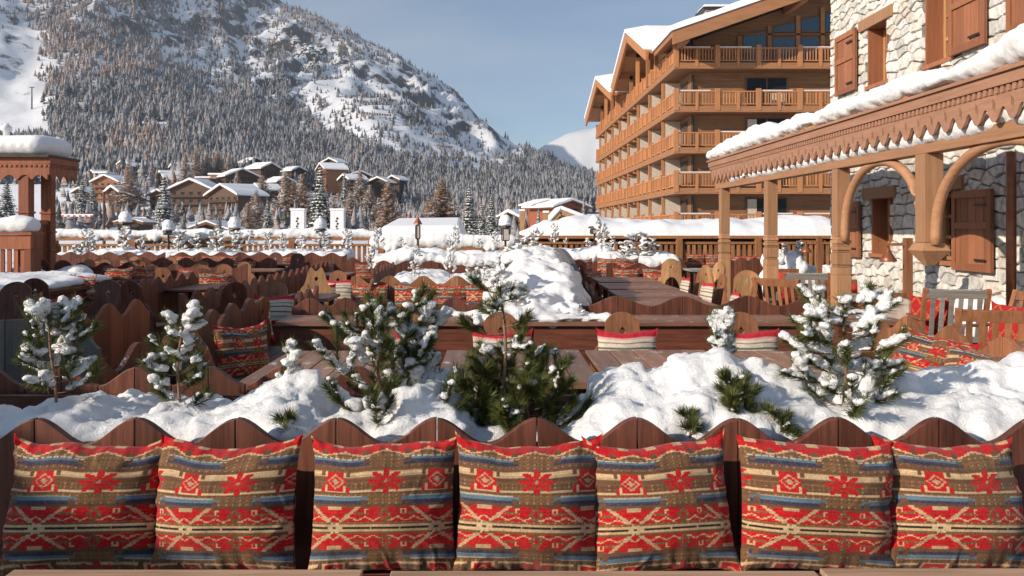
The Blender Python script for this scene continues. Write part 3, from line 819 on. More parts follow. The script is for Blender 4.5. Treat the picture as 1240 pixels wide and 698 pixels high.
# ------------------------------------------------------------ village
def snow_slab(mb, pts, th):   # closed slab: top polygon pts lifted by th
    n = len(pts); vs = [tuple(p) for p in pts]+[(p[0], p[1], p[2]+th) for p in pts]
    mb.add(vs, [tuple(range(n))[::-1], tuple(range(n, 2*n))]+[(i, (i+1) % n, (i+1) % n+n, i+n) for i in range(n)])
def chalet(px, py, D, w, d, h, rz, wall, label, floors=2, pitch=.38, snow=.5, over=1.0, balc=True, base=None, cat='chalet', name='chalet', group='chalets of the village', wcol=None):
    x, y, z = P(px, py, D) ; z -= 0
    r = thing(name, label, cat, (x, y, z), rz, group)
    m = MB(); hr = h+w/2*pitch
    m.add([(-w/2, 0, -6), (w/2, 0, -6), (w/2, 0, h), (0, 0, hr), (-w/2, 0, h), (-w/2, d, -6), (w/2, d, -6), (w/2, d, h), (0, d, hr), (-w/2, d, h)],
          [(0, 1, 2, 3, 4), (5, 9, 8, 7, 6), (0, 4, 9, 5), (1, 6, 7, 2), (2, 7, 8, 3), (3, 8, 9, 4), (0, 5, 6, 1)])
    m.build('wall', wall, r, world=False)
    m = MB(); o = over
    for s in (-1, 1):
        a = [(0, -o*1.3, hr+.02), (s*(w/2+o), -o*1.3, h-o*pitch+.02), (s*(w/2+o), d+o, h-o*pitch+.02), (0, d+o, hr+.02)]
        snow_slab(m, a, .28)
    m.build('roof', w_hdark if wall is not w_vorange else w_vorange, r, world=False)
    m = MB(); n = 8; cols = []
    for i in range(n+1):
        t = -1+2*i/n; xx = t*(w/2+o+.05); zz = hr-abs(xx)*pitch+.31
        for yy in (-o*1.3-.05, d+o+.05): cols.append((xx, yy, zz)); cols.append((xx, yy, zz+snow*(.75+.35*noise.noise(Vector((xx*.6, yy+px, py))))*(1 if abs(t) < .99 else .75)))
    fs = []
    for i in range(n):
        q = i*4; fs += [(q, q+4, q+5, q+1), (q+2, q+3, q+7, q+6), (q+1, q+5, q+7, q+3), (q, q+2, q+6, q+4)]
    fs += [(0, 1, 3, 2), (4*n, 4*n+2, 4*n+3, 4*n+1)]
    m.add(cols, fs); m.build('snow', snow_mid, r, world=False, smooth=False)
    nw = max(2, int(w/2.6))
    for fl in range(floors):
        z0 = h*(fl+.28)/floors; zh = h/floors*.45
        for i in range(nw):
            cx = -w/2+w*(i+.5)/nw
            f = MB(); f.box(cx-.62, cx+.62, -.12, -.005, z0-.08, z0+zh+.08); fo = f.build('window', wcol or w_vbrown, r, world=False)
            g = MB(); g.box(cx-.5, cx+.5, -.15, -.121, z0, z0+zh); g.build('pane', glass_dark, fo, world=False)
        if balc and fl > 0:
            f = MB(); f.box(-w/2, w/2, -1.2, -.16, z0-.65, z0-.5)
            f.box(-w/2, w/2, -1.25, -1.18, z0+.2, z0+.32)
            k = int(w/.5)
            for i in range(k+1): xx = -w/2+.05+(w-.1)*i/k; f.box(xx-.12, xx+.12, -1.17, -1.1, z0-.49, z0+.19)
            f.build('balcony', wall if wall is w_vorange else w_vbrown, r, world=False)
    return r
for a in VL: chalet(a[0], a[1], a[2], a[3]*.74, a[4]*.8, a[5]*.85, a[6]+(.75 if a[0] % 2 else -.7)*(0 if a[3] == 21 else 1), a[7], a[8], floors=3 if a[5] > 7 else 2, snow=.95, pitch=.42)
# flat-roofed block
def block(px0, px1, py0, py1, D, wall, label, floors=2):
    x0, x1 = XP(px0, D), XP(px1, D); z0 = P(0, py1, D).z; z1 = P(0, py0, D).z
    r = thing('village_house', label, 'house', ((x0+x1)/2, D, z0), 0, 'flat roofed village blocks')
    m = MB(); m.box(x0, x1, D, D+9, z0-4, z1); m.build('wall', wall, r)
    m = MB(); m.box(x0-.5, x1+.5, D-.5, D+9.5, z1+.005, z1+.8); m.build('snow', snow_mid, r, bevel=.3)
    n = max(2, int((x1-x0)/3))
    for fl in range(floors):
        for i in range(n):
            cx = x0+(x1-x0)*(i+.5)/n; zz = z0+(z1-z0)*(fl+.35)/floors
            f = MB(); f.box(cx-.6, cx+.6, D-.12, D-.004, zz, zz+1.2); fo = f.build('window', w_vbrown, r)
            f = MB(); f.box(cx-.48, cx+.48, D-.15, D-.121, zz+.1, zz+1.1); f.build('pane', glass_dark, fo)
block(237, 254, 216, 234, 355, w_vorange, 'low orange block with flat snowy roof')
block(253, 271, 212, 234, 362, w_vorange, 'taller orange block with flat snowy roof beside the low one')
block(268, 292, 226, 240, 345, plaster_pale, 'pale block with flat snowy roof under the broad black chalet')
block(113, 129, 210, 218, 380, plaster_pale, 'small pale block behind the orange lit chalet')
# near low roofs behind the balustrade
chalet(252, 292, 95, 5.6, 5, .9, 0, w_vill, 'dark low gabled roof poking up right behind the balustrade', floors=1, pitch=.36, snow=.25, over=.5, balc=False, name='low_roof_hut', cat='hut', group=None)
chalet(157, 285, 90, 2.6, 3, 1.2, 0, w_vill, 'tiny dark hut with arched snow roof near the utility pole', floors=1, pitch=.25, snow=.15, over=.3, balc=False, name='hut', cat='hut', group=None)
chalet(688, 268, 175, 7.5, 9, 3.0, .55, w_kiosk, 'red brown chalet with curling snow covered roof beside the wooden hotel', floors=2, pitch=.30, snow=.6, over=1.3, group=None)
chalet(662, 262, 180, 5.5, 7, 2.4, .3, w_kiosk, 'smaller red brown chalet with snow on its roof left of the curling roof', floors=1, pitch=.3, snow=.5, group=None, balc=False)
# white marquee roof
r = thing('snow_covered_hall', 'long low hall behind the balustrade under a thick smooth snow roof', 'hall', (-4.2, 47, -2.6))
m = MB(); m.box(XP(457, 46), XP(548, 46), 46.7, 56, -3, .89); m.build('wall', plaster_pale, r)
m = MB(); m.add([(XP(452, 46), 46, .9), (XP(560, 46), 46, .9), (XP(556, 46), 46.6, 1.75), (XP(462, 46), 46.6, 1.7), (XP(452, 46), 57, 1.), (XP(560, 46), 57, 1.), (XP(552, 46), 52, 2.25), (XP(466, 46), 52, 2.2)],
      [(0, 1, 2, 3), (3, 2, 6, 7), (7, 6, 5, 4), (0, 4, 5, 1), (1, 5, 6, 2), (0, 3, 7, 4)]); m.build('snow', snow_mid, r, bevel=.15)
# white pillars with a dark mark
for i, (px, lb) in enumerate([(360, 'white rectangular entrance pillar with a dark mark, left of the pair'), (408, 'white rectangular entrance pillar with a dark mark, right of the pair')]):
    D = 62; c = P(px, 276, D); r = thing('white_pillar', lb, 'pillar', (c.x, D, -2.6), 0, 'pair of white entrance pillars')
    m = MB(); w = .50
    m.box(c.x-w, c.x+w, D, D+.8, -2.6, 2.9); m.box(c.x-w-.05, c.x+w+.05, D-.05, D+.85, 2.902, 3.05)
    m.build('pillar_body', stucco_white, r)
    m = MB()
    for a, b2, q in ((-.05, .08, 2.3), (-.1, .0, 2.1), (-.02, .1, 1.9), (-.09, .02, 1.7), (-.03, .09, 1.5)): m.obox((c.x+(a+b2)/2, D-.02, q), (b2-a, .02, .16), Matrix.Rotation(.4, 3, 'Y'))
    m.build('emblem', metal_dark, r)
# banners, pole
for i, (a, b2, y0, y1, D, lb) in enumerate([(74, 113, 259.5, 262.5, 150, 'red and white striped banner fence left of the utility pole'), (162, 186, 263, 265.5, 140, 'red and white striped banner fence right of the utility pole')]):
    x0, x1 = XP(a, D), XP(b2, D); z1 = P(0, y0, D).z; z0 = P(0, y1, D).z
    r = thing('barrier_banner', lb, 'banner', ((x0+x1)/2, D, z0)); m = MB(); m2 = MB(); n = 11
    for k in range(n):
        q = m if k % 2 == 0 else m2; q.box(x0+(x1-x0)*k/n, x0+(x1-x0)*(k+1)/n, D, D+.1, z0, z1-.2)
    m.build('red_panel', redcloth, r); m2.box(x0, x1, D-.05, D+.15, z1-.19, z1); m2.build('white_panel', stucco_white, r)
    for s in (x0, x1):
        m = MB(); m.tube([(s, D+.2, z0-3), (s, D+.2, z1)], .08, 6); m.build('post', metal_dark, r)
D = 88; c = P(126, 276, D); r = thing('utility_pole', 'plain wooden utility pole with cross arm before the brown chalet', 'pole', (c.x, D, -2))
m = MB(); m.tube([(c.x, D, -3), (c.x, D, P(0, 232, D).z)], [.2, .13], 8); m.build('mast', w_vbrown, r)
m = MB(); m.box(c.x-1.6, c.x+1.6, D-.24, D-.14, P(0, 243, D).z, P(0, 243, D).z+.18); m.build('crossarm', w_vbrown, r)
for i, (px, yt, D, lb) in enumerate([(632, 256, 48, 'plain square wooden post in the snow right of the mid balustrade'), (661, 258, 46, 'thin wooden post beside the little snowy gable')]):
    c = P(px, 276, D); r = thing('wooden_post', lb, 'post', (c.x, D, -2.6)); m = MB(); m.box(c.x-.12, c.x+.12, D-.12, D+.12, -2.8, P(0, yt, D).z); m.build('shaft', w_light, r); m = MB(); m.box(c.x-.16, c.x+.16, D-.16, D+.16, P(0, yt, D).z+.002, P(0, yt, D).z+.12); m.build('snow_cap', snow_mid, r)
# small gabled canopy frame
D = 50; r = thing('gabled_canopy', 'little pale timber gable canopy loaded with snow left of the hotel', 'canopy', (P(682, 276, D).x, D, -2.6))
m = MB(); a = P(655, 284, D); b2 = P(679, 257, D); c = P(706, 268, D)
for y in (D, D+4):
    m.bar((a.x, y, a.z), (b2.x, y, b2.z), .18, .25); m.bar((b2.x, y, b2.z), (c.x, y, c.z), .18, .25)
m.build('rafter', w_light, r)
m = MB(); snow_slab(m, [(a.x, D-.2, a.z+.15), (b2.x, D-.2, b2.z+.15), (b2.x, D+4.3, b2.z+.15), (a.x, D+4.3, a.z+.15)], .25); snow_slab(m, [(b2.x, D-.2, b2.z+.15), (c.x+1, D-.2, c.z-.2), (c.x+1, D+4.3, c.z-.2), (b2.x, D+4.3, b2.z+.15)], .25)
m.build('snow', snow_mid, r, bevel=.08)
for p in (a, c):
    m = MB(); m.box(p.x-.1, p.x+.1, D+.3, D+.5, -2.7, p.z-.15); m.build('post', w_light, r)

# ------------------------------------------------------------ single trees of the valley
def spruce_proto(seed, larch=False):
    rs = random.Random(seed); tk = MB(); tk.tube([(0, 0, 0), (0, 0, .5), (0, 0, .97)], [.018, .011, .002], 6)
    nd = []; sn = []
    lv = 24 if not larch else 30
    for l in range(lv):
        t = l/lv; z = .10+.87*t; R = (.20 if not larch else .21)*(1-t)**.85+.012; nb = 11 if not larch else 9
        for b in range(nb):
            a = 2*PI*(b+rs.random()*.8)/nb+l; L = R*rs.uniform(.6, 1.15); dr = (-.30 if not larch else .25)*rs.uniform(.5, 1.3)
            ca, sa = math.cos(a), math.sin(a)
            k = 5 if not larch else 6
            for s in range(k):
                f = (s+.6)/k; c = Vector((ca*L*f, sa*L*f, z+dr*L*f+.10*L*f*f)); w = (.030*(1-f*.5) if not larch else .017)*rs.uniform(.7, 1.3)*(R/.2+.5)
                side = Vector((-sa, ca, 0)); out = Vector((ca, sa, dr))*L/k*.85
                for _ in range(2 if not larch else 3):
                    j = Vector((rs.uniform(-1, 1), rs.uniform(-1, 1), rs.uniform(-1, 1)))*w*.5
                    sd = side*w+Vector((0, 0, rs.uniform(-.4, .1)*w)); p = c+j
                    tri = (p-sd, p+sd, p+out*rs.uniform(.7, 1.3)-Vector((0, 0, w*rs.uniform(0, .9))))
                    nd.append(tri)
                if rs.random() < (.75 if not larch else .0):
                    p = c+Vector((0, 0, w*.22)); sd = side*w*.75; o2 = out*.6
                    sn.append((p-sd, p-o2*.4, p+sd, p+o2+Vector((0, 0, -w*.2)), p+Vector((0, 0, w*.38))))
    return tk, nd, sn
SPR = {}
larchm = needlemat('frosted_larch_twigs', (.40, .29, .21), 1.15); coldm = needlemat('snowy_spruce_needles', (.055, .065, .045), 1.1)
paletwig = needlemat('frosted_pale_twigs', (.46, .37, .31), 1.3)
def mk_tree(kind, label, loc, h, wd=1., rz=0., group=None):
    if kind not in SPR:
        tk, nd, sn = spruce_proto({'spruce': 3, 'larch': 5, 'pale': 8, 'spruce2': 11}[kind], kind in ('larch', 'pale'))
        nm = 'spruce_tree' if kind.startswith('spruce') else 'larch_tree'
        r = thing(nm, label, 'tree', loc, rz, group)
        tk.build('trunk', barkm, r, world=False)
        mesh_obj('crown', [p for t in nd for p in t], [(3*i, 3*i+1, 3*i+2) for i in range(len(nd))], {'larch': larchm, 'pale': paletwig}.get(kind, coldm), r, False)
        if sn:
            V = [p for t in sn for p in t]; F = []
            for i in range(len(sn)):
                o = 5*i; F += [(o, o+1, o+4), (o+1, o+2, o+4), (o+2, o+3, o+4), (o+3, o, o+4), (o, o+3, o+2, o+1)]
            mesh_obj('snow', V, F, snow_mid, r, False)
        SPR[kind] = r
    else: r = dup(SPR[kind], loc, rz, label, group)
    r.scale = (h*wd, h*wd, h)
    return r
TREES = [('spruce', 199, 282, 210, 110, 1.05, 'snow laden spruce standing in front of the big brown hotel'),
         ('pale', 156, 232, 193, 300, 1.5, 'frosted pale tree before the dark twin chalet'),
         ('spruce', 388, 290, 198, 90, 1.15, 'largest snow laden spruce between the two white pillars'),
         ('spruce2', 324, 286, 240, 70, .95, 'short snowy spruce left of the left white pillar'),
         ('pale', 345, 250, 205, 200, 1.3, 'pale frosted tree behind the short snowy spruce'),
         ('larch', 366, 258, 208, 220, 1.5, 'golden larch left of the largest spruce'),
         ('larch', 355, 262, 216, 200, 1.3, 'lower golden larch behind the left white pillar'),
         ('larch', 535, 276, 214, 180, 1.9, 'widest golden larch above the snow roofed hall'),
         ('larch', 470, 278, 216, 170, 1.5, 'golden larch above the left end of the snow roofed hall'),
         ('larch', 519, 274, 236, 190, 1.5, 'small golden larch left of the widest larch'),
         ('spruce', 568, 282, 224, 120, 1.1, 'bright snowy spruce right of the widest golden larch'),
         ('spruce2', 595, 284, 232, 130, .8, 'slim dark snowy spruce right of the bright snowy spruce'),
         ('spruce2', 583, 284, 244, 110, 1., 'small snowy spruce between the bright and the slim one'),
         ('pale', 237, 224, 178, 390, 1.3, 'tall pale larch left in the frosted cluster above the orange blocks'),
         ('pale', 250, 222, 184, 395, 1.7, 'round pale larch in the middle of the frosted cluster'),
         ('pale', 264, 222, 181, 400, 1.9, 'broad pale larch in the frosted cluster above the orange blocks'),
         ('pale', 277, 224, 186, 395, 1.5, 'rightmost pale larch of the frosted cluster'),
         ('pale', 224, 232, 184, 380, 1.2, 'pale larch just left of the frosted cluster'),
         ('larch', 318, 250, 210, 300, 1.7, 'rust tinted larch before the high gabled chalet'),
         ('pale', 436, 254, 204, 330, 1.5, 'thin frosted larch right of the dark brown chalet'),
         ('spruce2', 417, 244, 206, 320, .7, 'slim frosted spruce just left of the thin frosted larch'),
         ('pale', 448, 262, 222, 260, 1.8, 'low frosted tree under the chalet at the right end of the village'),
         ('pale', 310, 270, 228, 160, 1.6, 'low frosted bush tree over the brown chalet block'),
         ('pale', 424, 268, 232, 200, 1.9, 'frosted thicket tree right of the largest spruce'),
         ('pale', 404, 272, 236, 180, 1.6, 'frosted thicket tree behind the right white pillar'),
         ('spruce2', 100, 268, 214, 210, 1.2, 'dark snowy tree left of the orange lit chalet'),
         ('spruce2', 112, 262, 222, 220, 1.1, 'dark snowy tree hugging the orange lit chalet'),
         ('spruce', 8, 282, 218, 70, 1.4, 'snowy spruce seen through the kiosk posts at far left'),
         ('larch', 30, 165, 148, 900, 1., 'small bare tree below the ski run, left one'),
         ('larch', 37, 168, 151, 900, 1., 'small bare tree below the ski run, right one'),
         ('spruce2', 707, 278, 238, 75, .75, 'snowy spruce against the left end of the wooden hotel'),
         ('spruce2', 652, 268, 250, 150, .7, 'small snowy fir left of the red brown chalets'),
         ('pale', 287, 262, 206, 330, 1.2, 'frosted tree beside the broad black chalet'),
         ('pale', 214, 268, 246, 240, 1.5, 'low frosted bush in front of the big brown hotel'),
         ('spruce2', 180, 282, 250, 120, 1.2, 'half hidden snowy spruce left of the spruce before the brown hotel'),
         ('pale', 300, 274, 244, 150, 1.8, 'frosted bush at the foot of the brown chalet block'),
         ('spruce2', 265, 286, 258, 75, 1.3, 'small snow plastered fir right of the low dark gable'),
         ('spruce', 222, 288, 262, 60, 1.6, 'snow plastered shrub like fir behind the balustrade'),
         ('spruce', 238, 287, 268, 60, 1.6, 'lowest snow plastered fir behind the balustrade')]
for k, px, yb, yt, D, wd, lb in TREES:
    a = P(px, yb, D); top = HZ-(yt-276)/1000*D; a.z = terrain_z(a.x, D)-.1 if D > 100 else a.z; h = top-a.z
    mk_tree(k, lb, a, h, wd, px*.7, 'trees of the valley')
# ------------------------------------------------------------ the big wooden hotel
def hotel():
    FX = 12.6; WX = 14.1; Y0 = 58.; YW = 59.5; Y1 = 104.; XR = 42
    r = thing('wooden_hotel', 'tall orange timber hotel with five floors of balconies and snow on its gables', 'hotel', (FX, Y0, -2.6))
    m = MB(); m.box(WX, XR, YW, Y1, -3, 14.0)
    m.build('wall', w_hwall, r)
    # front gable wall
    m = MB(); sl = .345; ez = 14.45
    m.add([(WX, YW, 14.01), (XR, YW, 14.01), (XR, YW, ez+.2+sl*14-sl*14), (28, YW, ez+sl*16), (WX, YW, ez+sl*2.2-.2),
           (WX, 62, 14.01), (XR, 62, 14.01), (XR, 62, ez+.2), (28, 62, ez+sl*16), (WX, 62, ez+sl*2.2-.2)],
          [(0, 1, 2, 3, 4), (5, 9, 8, 7, 6), (4, 3, 8, 9), (3, 2, 7, 8), (0, 4, 9, 5), (0, 5, 6, 1), (1, 6, 7, 2)])
    m.build('gable', w_hwall, r)
    levels = [(13.2, 1), (10.15, 2), (7.25, 3), (4.4, 4), (1.5, 5)]
    for z, k in levels:
        b = MB()
        b.box(FX, XR, Y0, YW-.003, z-.42, z); b.box(FX, WX-.003, YW, Y1, z-.42, z)
        bo = b.build('balcony', w_hotel, r)
        rl = MB(); H = 1.08
        rl.box(FX+.05, XR, Y0+.05, Y0+.17, z+H-.09, z+H); rl.box(FX+.05, XR, Y0+.07, Y0+.15, z+.12, z+.20)
        rl.box(FX+.05, FX+.17, Y0+.18, Y1, z+H-.09, z+H); rl.box(FX+.07, FX+.15, Y0+.18, Y1, z+.12, z+.20)
        x = FX+.3
        while x < XR:
            rl.box(x-.045, x+.045, Y0+.09, Y0+.13, z+.201, z+H-.091); x += .21
        y = Y0+.35
        while y < Y1:
            rl.box(FX+.09, FX+.13, y, y+.26, z+.201, z+H-.091); y += .34
        rl.build('railing', w_rail, bo)
        ps = MB(); x = FX+.11; i = 0
        while x < XR:
            w = .16 if i % 2 == 0 else .09
            ps = MB(); ps.box(x-w, x+w, Y0-.04, Y0+.22, z-.30, z+H+(.16 if i % 2 == 0 else -.1)); ps.build('railing_post', w_rail, bo); x += 1.45; i += 1
        y = Y0+3.; i = 1
        while y < Y1:
            w = .16 if i % 2 == 0 else .08; ps = MB(); ps.box(FX-.03, FX+.22, y-w, y+w, z-.25, z+H+(.14 if i % 2 == 0 else -.1)); ps.build('railing_post', w_rail, bo); y += 2.0; i += 1
        sn = MB(); x = FX
        for i in range(9):
            a = FX+.02+i*2.9
            if k > 0 and (i+k) % 3: sn.box(a+.15, a+2.5, Y0+.03, Y0+.19, z+H+.003, z+H+.06)
        sn.build('snow', snow_mid, bo, bevel=.02)
        # loggia partitions and openings of the side
        if k > 1:
            for j, y in enumerate((63, 68.5, 74, 79.5, 85, 90.5, 96, 101)):
                p = MB(); p.box(FX+.35, WX-.004, y, y+.18, z+.005, z+2.45); p.build('partition', plaster, bo)
                p = MB(); p.box(FX+.10, FX+.30, y-.02, y+.2, z+.005, z+2.46); p.build('support', w_rail, bo)
        for j in range(8):
            y = 60.6+j*5.5
            f = MB(); f.box(WX-.08, WX-.004, y, y+1.9, z+.1, z+2.2); fo = f.build('window', w_hdark, r)
            f = MB(); f.box(WX-.10, WX-.081, y+.12, y+1.78, z+.2, z+2.1); f.build('pane', glass_dark, fo)
        if k > 1:
            for (a, w) in ((18.0, 3.0), (24.6, 1.9), (30, 2.4)):
                f = MB(); f.box(a, a+w, YW-.1, YW-.004, z+.1, z+2.3); fo = f.build('window', w_hdark, r)
                f = MB(); f.box(a+.1, a+w-.1, YW-.13, YW-.101, z+.15, z+2.2); f.build('pane', glass_dark, fo)
                if (k+int(a)) % 2: f = MB(); f.box(a+.12, a+.12+w*.22, YW-.136, YW-.131, z+.2, z+2.15); f.build('curtain', plaster, fo)
                f = MB(); f.box(a+w/2-.04, a+w/2+.04, YW-.16, YW-.137, z+.15, z+2.2); f.build('mullion', w_hdark, fo)
                if w > 2.5 and k == 2:
                    f = MB(); f.box(a+1.7, a+2.7, YW-.4, YW-.3, z+.1, z+1.1); f.build('terrace_seat', plaster, bo)
        dp = MB(); dp.tube([(WX+.05, YW-.18, z+.02), (WX+.05, YW-.18, z+2.4)], .09, 8); dp.build('drainpipe', metal_dark, r)
    # corbels under the top balcony of the side
    for j in range(14):
        y = Y0+2+j*3.2
        for z in (13.2-.42, 10.15-.42, 7.25-.42, 4.4-.42):
            if j > 4:
                c = MB(); c.box(FX+.1, WX-.003, y, y+.25, z-.26, z-.004); c.build('corbel', w_hotely, r)
    # gable glazing
    zb = 13.3
    def glaz(x0, x1, z0, z1a, z1b):
        f = MB(); f.add([(x0, YW-.12, z0), (x1, YW-.12, z0), (x1, YW-.12, z1b), (x0, YW-.12, z1a), (x0, YW-.004, z0), (x1, YW-.004, z0), (x1, YW-.004, z1b), (x0, YW-.004, z1a)],
            [(0, 1, 2, 3), (4, 7, 6, 5), (0, 4, 5, 1), (1, 5, 6, 2), (2, 6, 7, 3), (3, 7, 4, 0)]); fo = f.build('window', w_hdark, r)
        i = .1; f = MB(); f.add([(x0+i, YW-.15, z0+i), (x1-i, YW-.15, z0+i), (x1-i, YW-.15, z1b-i-.02), (x0+i, YW-.15, z1a-i), (x0+i, YW-.121, z0+i), (x1-i, YW-.121, z0+i), (x1-i, YW-.121, z1b-i-.02), (x0+i, YW-.121, z1a-i)],
            [(0, 1, 2, 3), (4, 7, 6, 5), (0, 4, 5, 1), (1, 5, 6, 2), (2, 6, 7, 3), (3, 7, 4, 0)]); f.build('pane', glass_blue, fo)
    def gx(px): return XP(px, YW)
    def gz(py): return HZ+(276-py)/1000*YW
    glaz(gx(898), gx(928), zb, gz(43), gz(36)); glaz(gx(934), gx(963), zb+.2, gz(45), gz(45)); glaz(gx(968), gx(992), zb+.2, gz(45), gz(45))
    glaz(gx(934), gx(963), gz(40), gz(33), gz(26)); glaz(gx(968), gx(992), gz(40), gz(24), gz(19))
    glaz(gx(997), gx(1020), gz(40), gz(16), gz(10))
    m = MB()
    for px in (895, 931, 965.5, 995): m.box(gx(px)-.15, gx(px)+.15, YW-.2, YW-.153, 13.25, ez+sl*(gx(px)-12)-1)
    m.box(gx(895), XR, YW-.2, YW-.153, gz(43.5), gz(41.5)); m.build('mullion', w_hotel, r)
    # main roof
    ax = 28; az = ez+sl*16.1
    m = MB(); snow_slab(m, [(11.9, 55.6, ez), (ax, 55.6, az), (ax, 62, az), (11.9, 62, ez)], .35); snow_slab(m, [(ax, 55.6, az), (XR+2, 55.6, ez), (XR+2, 62, ez), (ax, 62, az)], .35)
    m.build('roof', w_hotel, r)
    m = MB(); m.add([(11.9, 55.45, ez-.55), (ax, 55.45, az-.55), (ax, 55.45, az+.36), (11.9, 55.45, ez+.36), (11.9, 55.59, ez-.55), (ax, 55.59, az-.55), (ax, 55.59, az+.36), (11.9, 55.59, ez+.36)],
        [(0, 1, 2, 3), (4, 7, 6, 5), (0, 4, 5, 1), (1, 5, 6, 2), (2, 6, 7, 3), (3, 7, 4, 0)])
    for q in (0, 8.,): m.bar((12.9+q, 55.7, ez+sl*(.9+q)-.35), (12.9+q, 59.4, ez+sl*(.9+q)-.35), .4, .5)
    m.build('bargeboard', w_hotel, r)
    def rsnow(poly_fn, n, name='snow'):
        V = []; F = []
        for i in range(n+1):
            a, b = poly_fn(i/n)
            for q in range(9):
                p = Vector(a).lerp(Vector(b), q/8); e = min(q, 8-q)/8; hh = (.55 if 0 < q < 8 else .25)+.16*noise.noise(Vector((p.x*.5, p.y*.35, 3)))
                V.append((p.x, p.y, p.z+hh))
        base = len(V)
        for i in range(n+1):
            a, b = poly_fn(i/n)
            for q in range(9): p = Vector(a).lerp(Vector(b), q/8); V.append((p.x, p.y, p.z+.002))
        for i in range(n):
            for q in range(8):
                k = i*9+q; F += [(k, k+1, k+10, k+9), (base+k, base+k+9, base+k+10, base+k+1)]
            k = i*9; F += [(k, k+9, base+k+9, base+k), (k+8, base+k+8, base+k+17, k+17)]
        for q in range(8): F += [(q, base+q, base+q+1, q+1), (n*9+q, n*9+q+1, base+n*9+q+1, base+n*9+q)]
        mm = MB(); mm.add(V, F); return mm.build(name, snow_mid, r, smooth=False)
    rsnow(lambda t: ((11.75+(ax-11.75)*t, 55.35, ez+.35+sl*16.1*t), (11.75+(ax-11.75)*t, 62, ez+.35+sl*16.1*t)), 26)
    # cross gables on the long side
    for (ya, yb, apz, ezn, ezf, gxx) in ((62.05, 80.5, 18.2, 14.7, 14.9, 11.3), (81, 103.8, 18.0, 14.6, 14.9, 11.3)):
        ym = (ya+yb)/2
        m = MB(); snow_slab(m, [(gxx, ya, ezn), (gxx, ym, apz), (26, ym, apz), (26, ya, ezn)], .3); snow_slab(m, [(gxx, ym, apz), (gxx, yb, ezf), (26, yb, ezf), (26, ym, apz)], .3)
        m.build('roof', w_hotely, r)
        rsnow(lambda t: ((gxx-.15, ya+(ym-ya)*t, ezn+.3+(apz-ezn)*t), (26, ya+(ym-ya)*t, ezn+.3+(apz-ezn)*t)), 10)
        rsnow(lambda t: ((gxx-.15, ym+(yb-ym)*t, apz+.3+(ezf-apz)*t), (26, ym+(yb-ym)*t, apz+.3+(ezf-apz)*t)), 10)
        m = MB(); m.add([(WX+.3, ya+2, 14.01), (WX+.3, yb-2, 14.01), (WX+.3, yb-2, ezf+.3), (WX+.3, ym, apz-.02), (WX+.3, ya+2, ezn+.3), (WX+1, ya+2, 14.01), (WX+1, yb-2, 14.01), (WX+1, yb-2, ezf+.3), (WX+1, ym, apz-.02), (WX+1, ya+2, ezn+.3)],
              [(0, 1, 2, 3, 4), (5, 9, 8, 7, 6), (0, 5, 6, 1), (1, 6, 7, 2), (2, 7, 8, 3), (3, 8, 9, 4), (4, 9, 5, 0)])
        m.build('gable', w_hotely, r)
        m = MB()
        for s, y0, y1, z0, z1 in ((0, ya, ym, ezn, apz), (1, ym, yb, apz, ezf)): m.bar((gxx+.1, y0, z0-.2), (gxx+.1, y1, z1-.2), .2, .7)
        for y in (ym-6, ym-2.5, ym+2.5, ym+6):
            zz = apz-(apz-ezn)*abs(y-ym)/(ym-ya); m.bar((gxx+1.4, y, 13.3), (gxx+1.4, y, zz-.1), .3, .3); m.bar((gxx+.3, y, zz-.3), (WX+.2, y, zz-.3), .3, .35)
        m.build('bargeboard', w_rail, r)
        for y in (ym-4.5, ym-1.2, ym+2.2):
            f = MB(); f.box(WX+.2, WX+.296, y, y+2.1, 14.2, 16.1); fo = f.build('window', w_hdark, r); f = MB(); f.box(WX+.17, WX+.199, y+.1, y+2, 14.3, 16.0); f.build('pane', glass_blue, fo)
    c = P(873, 276, 66)
    m = MB(); m.box(c.x-1.2, c.x+1.2, 66, 68, 15, 19.0); co_ = m.build('chimney', plaster, r)
    m = MB(); m.box(c.x-1.5, c.x+1.5, 65.7, 68.3, 19.002, 19.2); m.build('chimney_cap', metal_dark, co_)
    m = MB(); m.box(c.x-1.4, c.x+1.4, 65.8, 68.2, 19.203, 19.42); m.build('snow', snow_mid, co_, bevel=.1)
hotel()

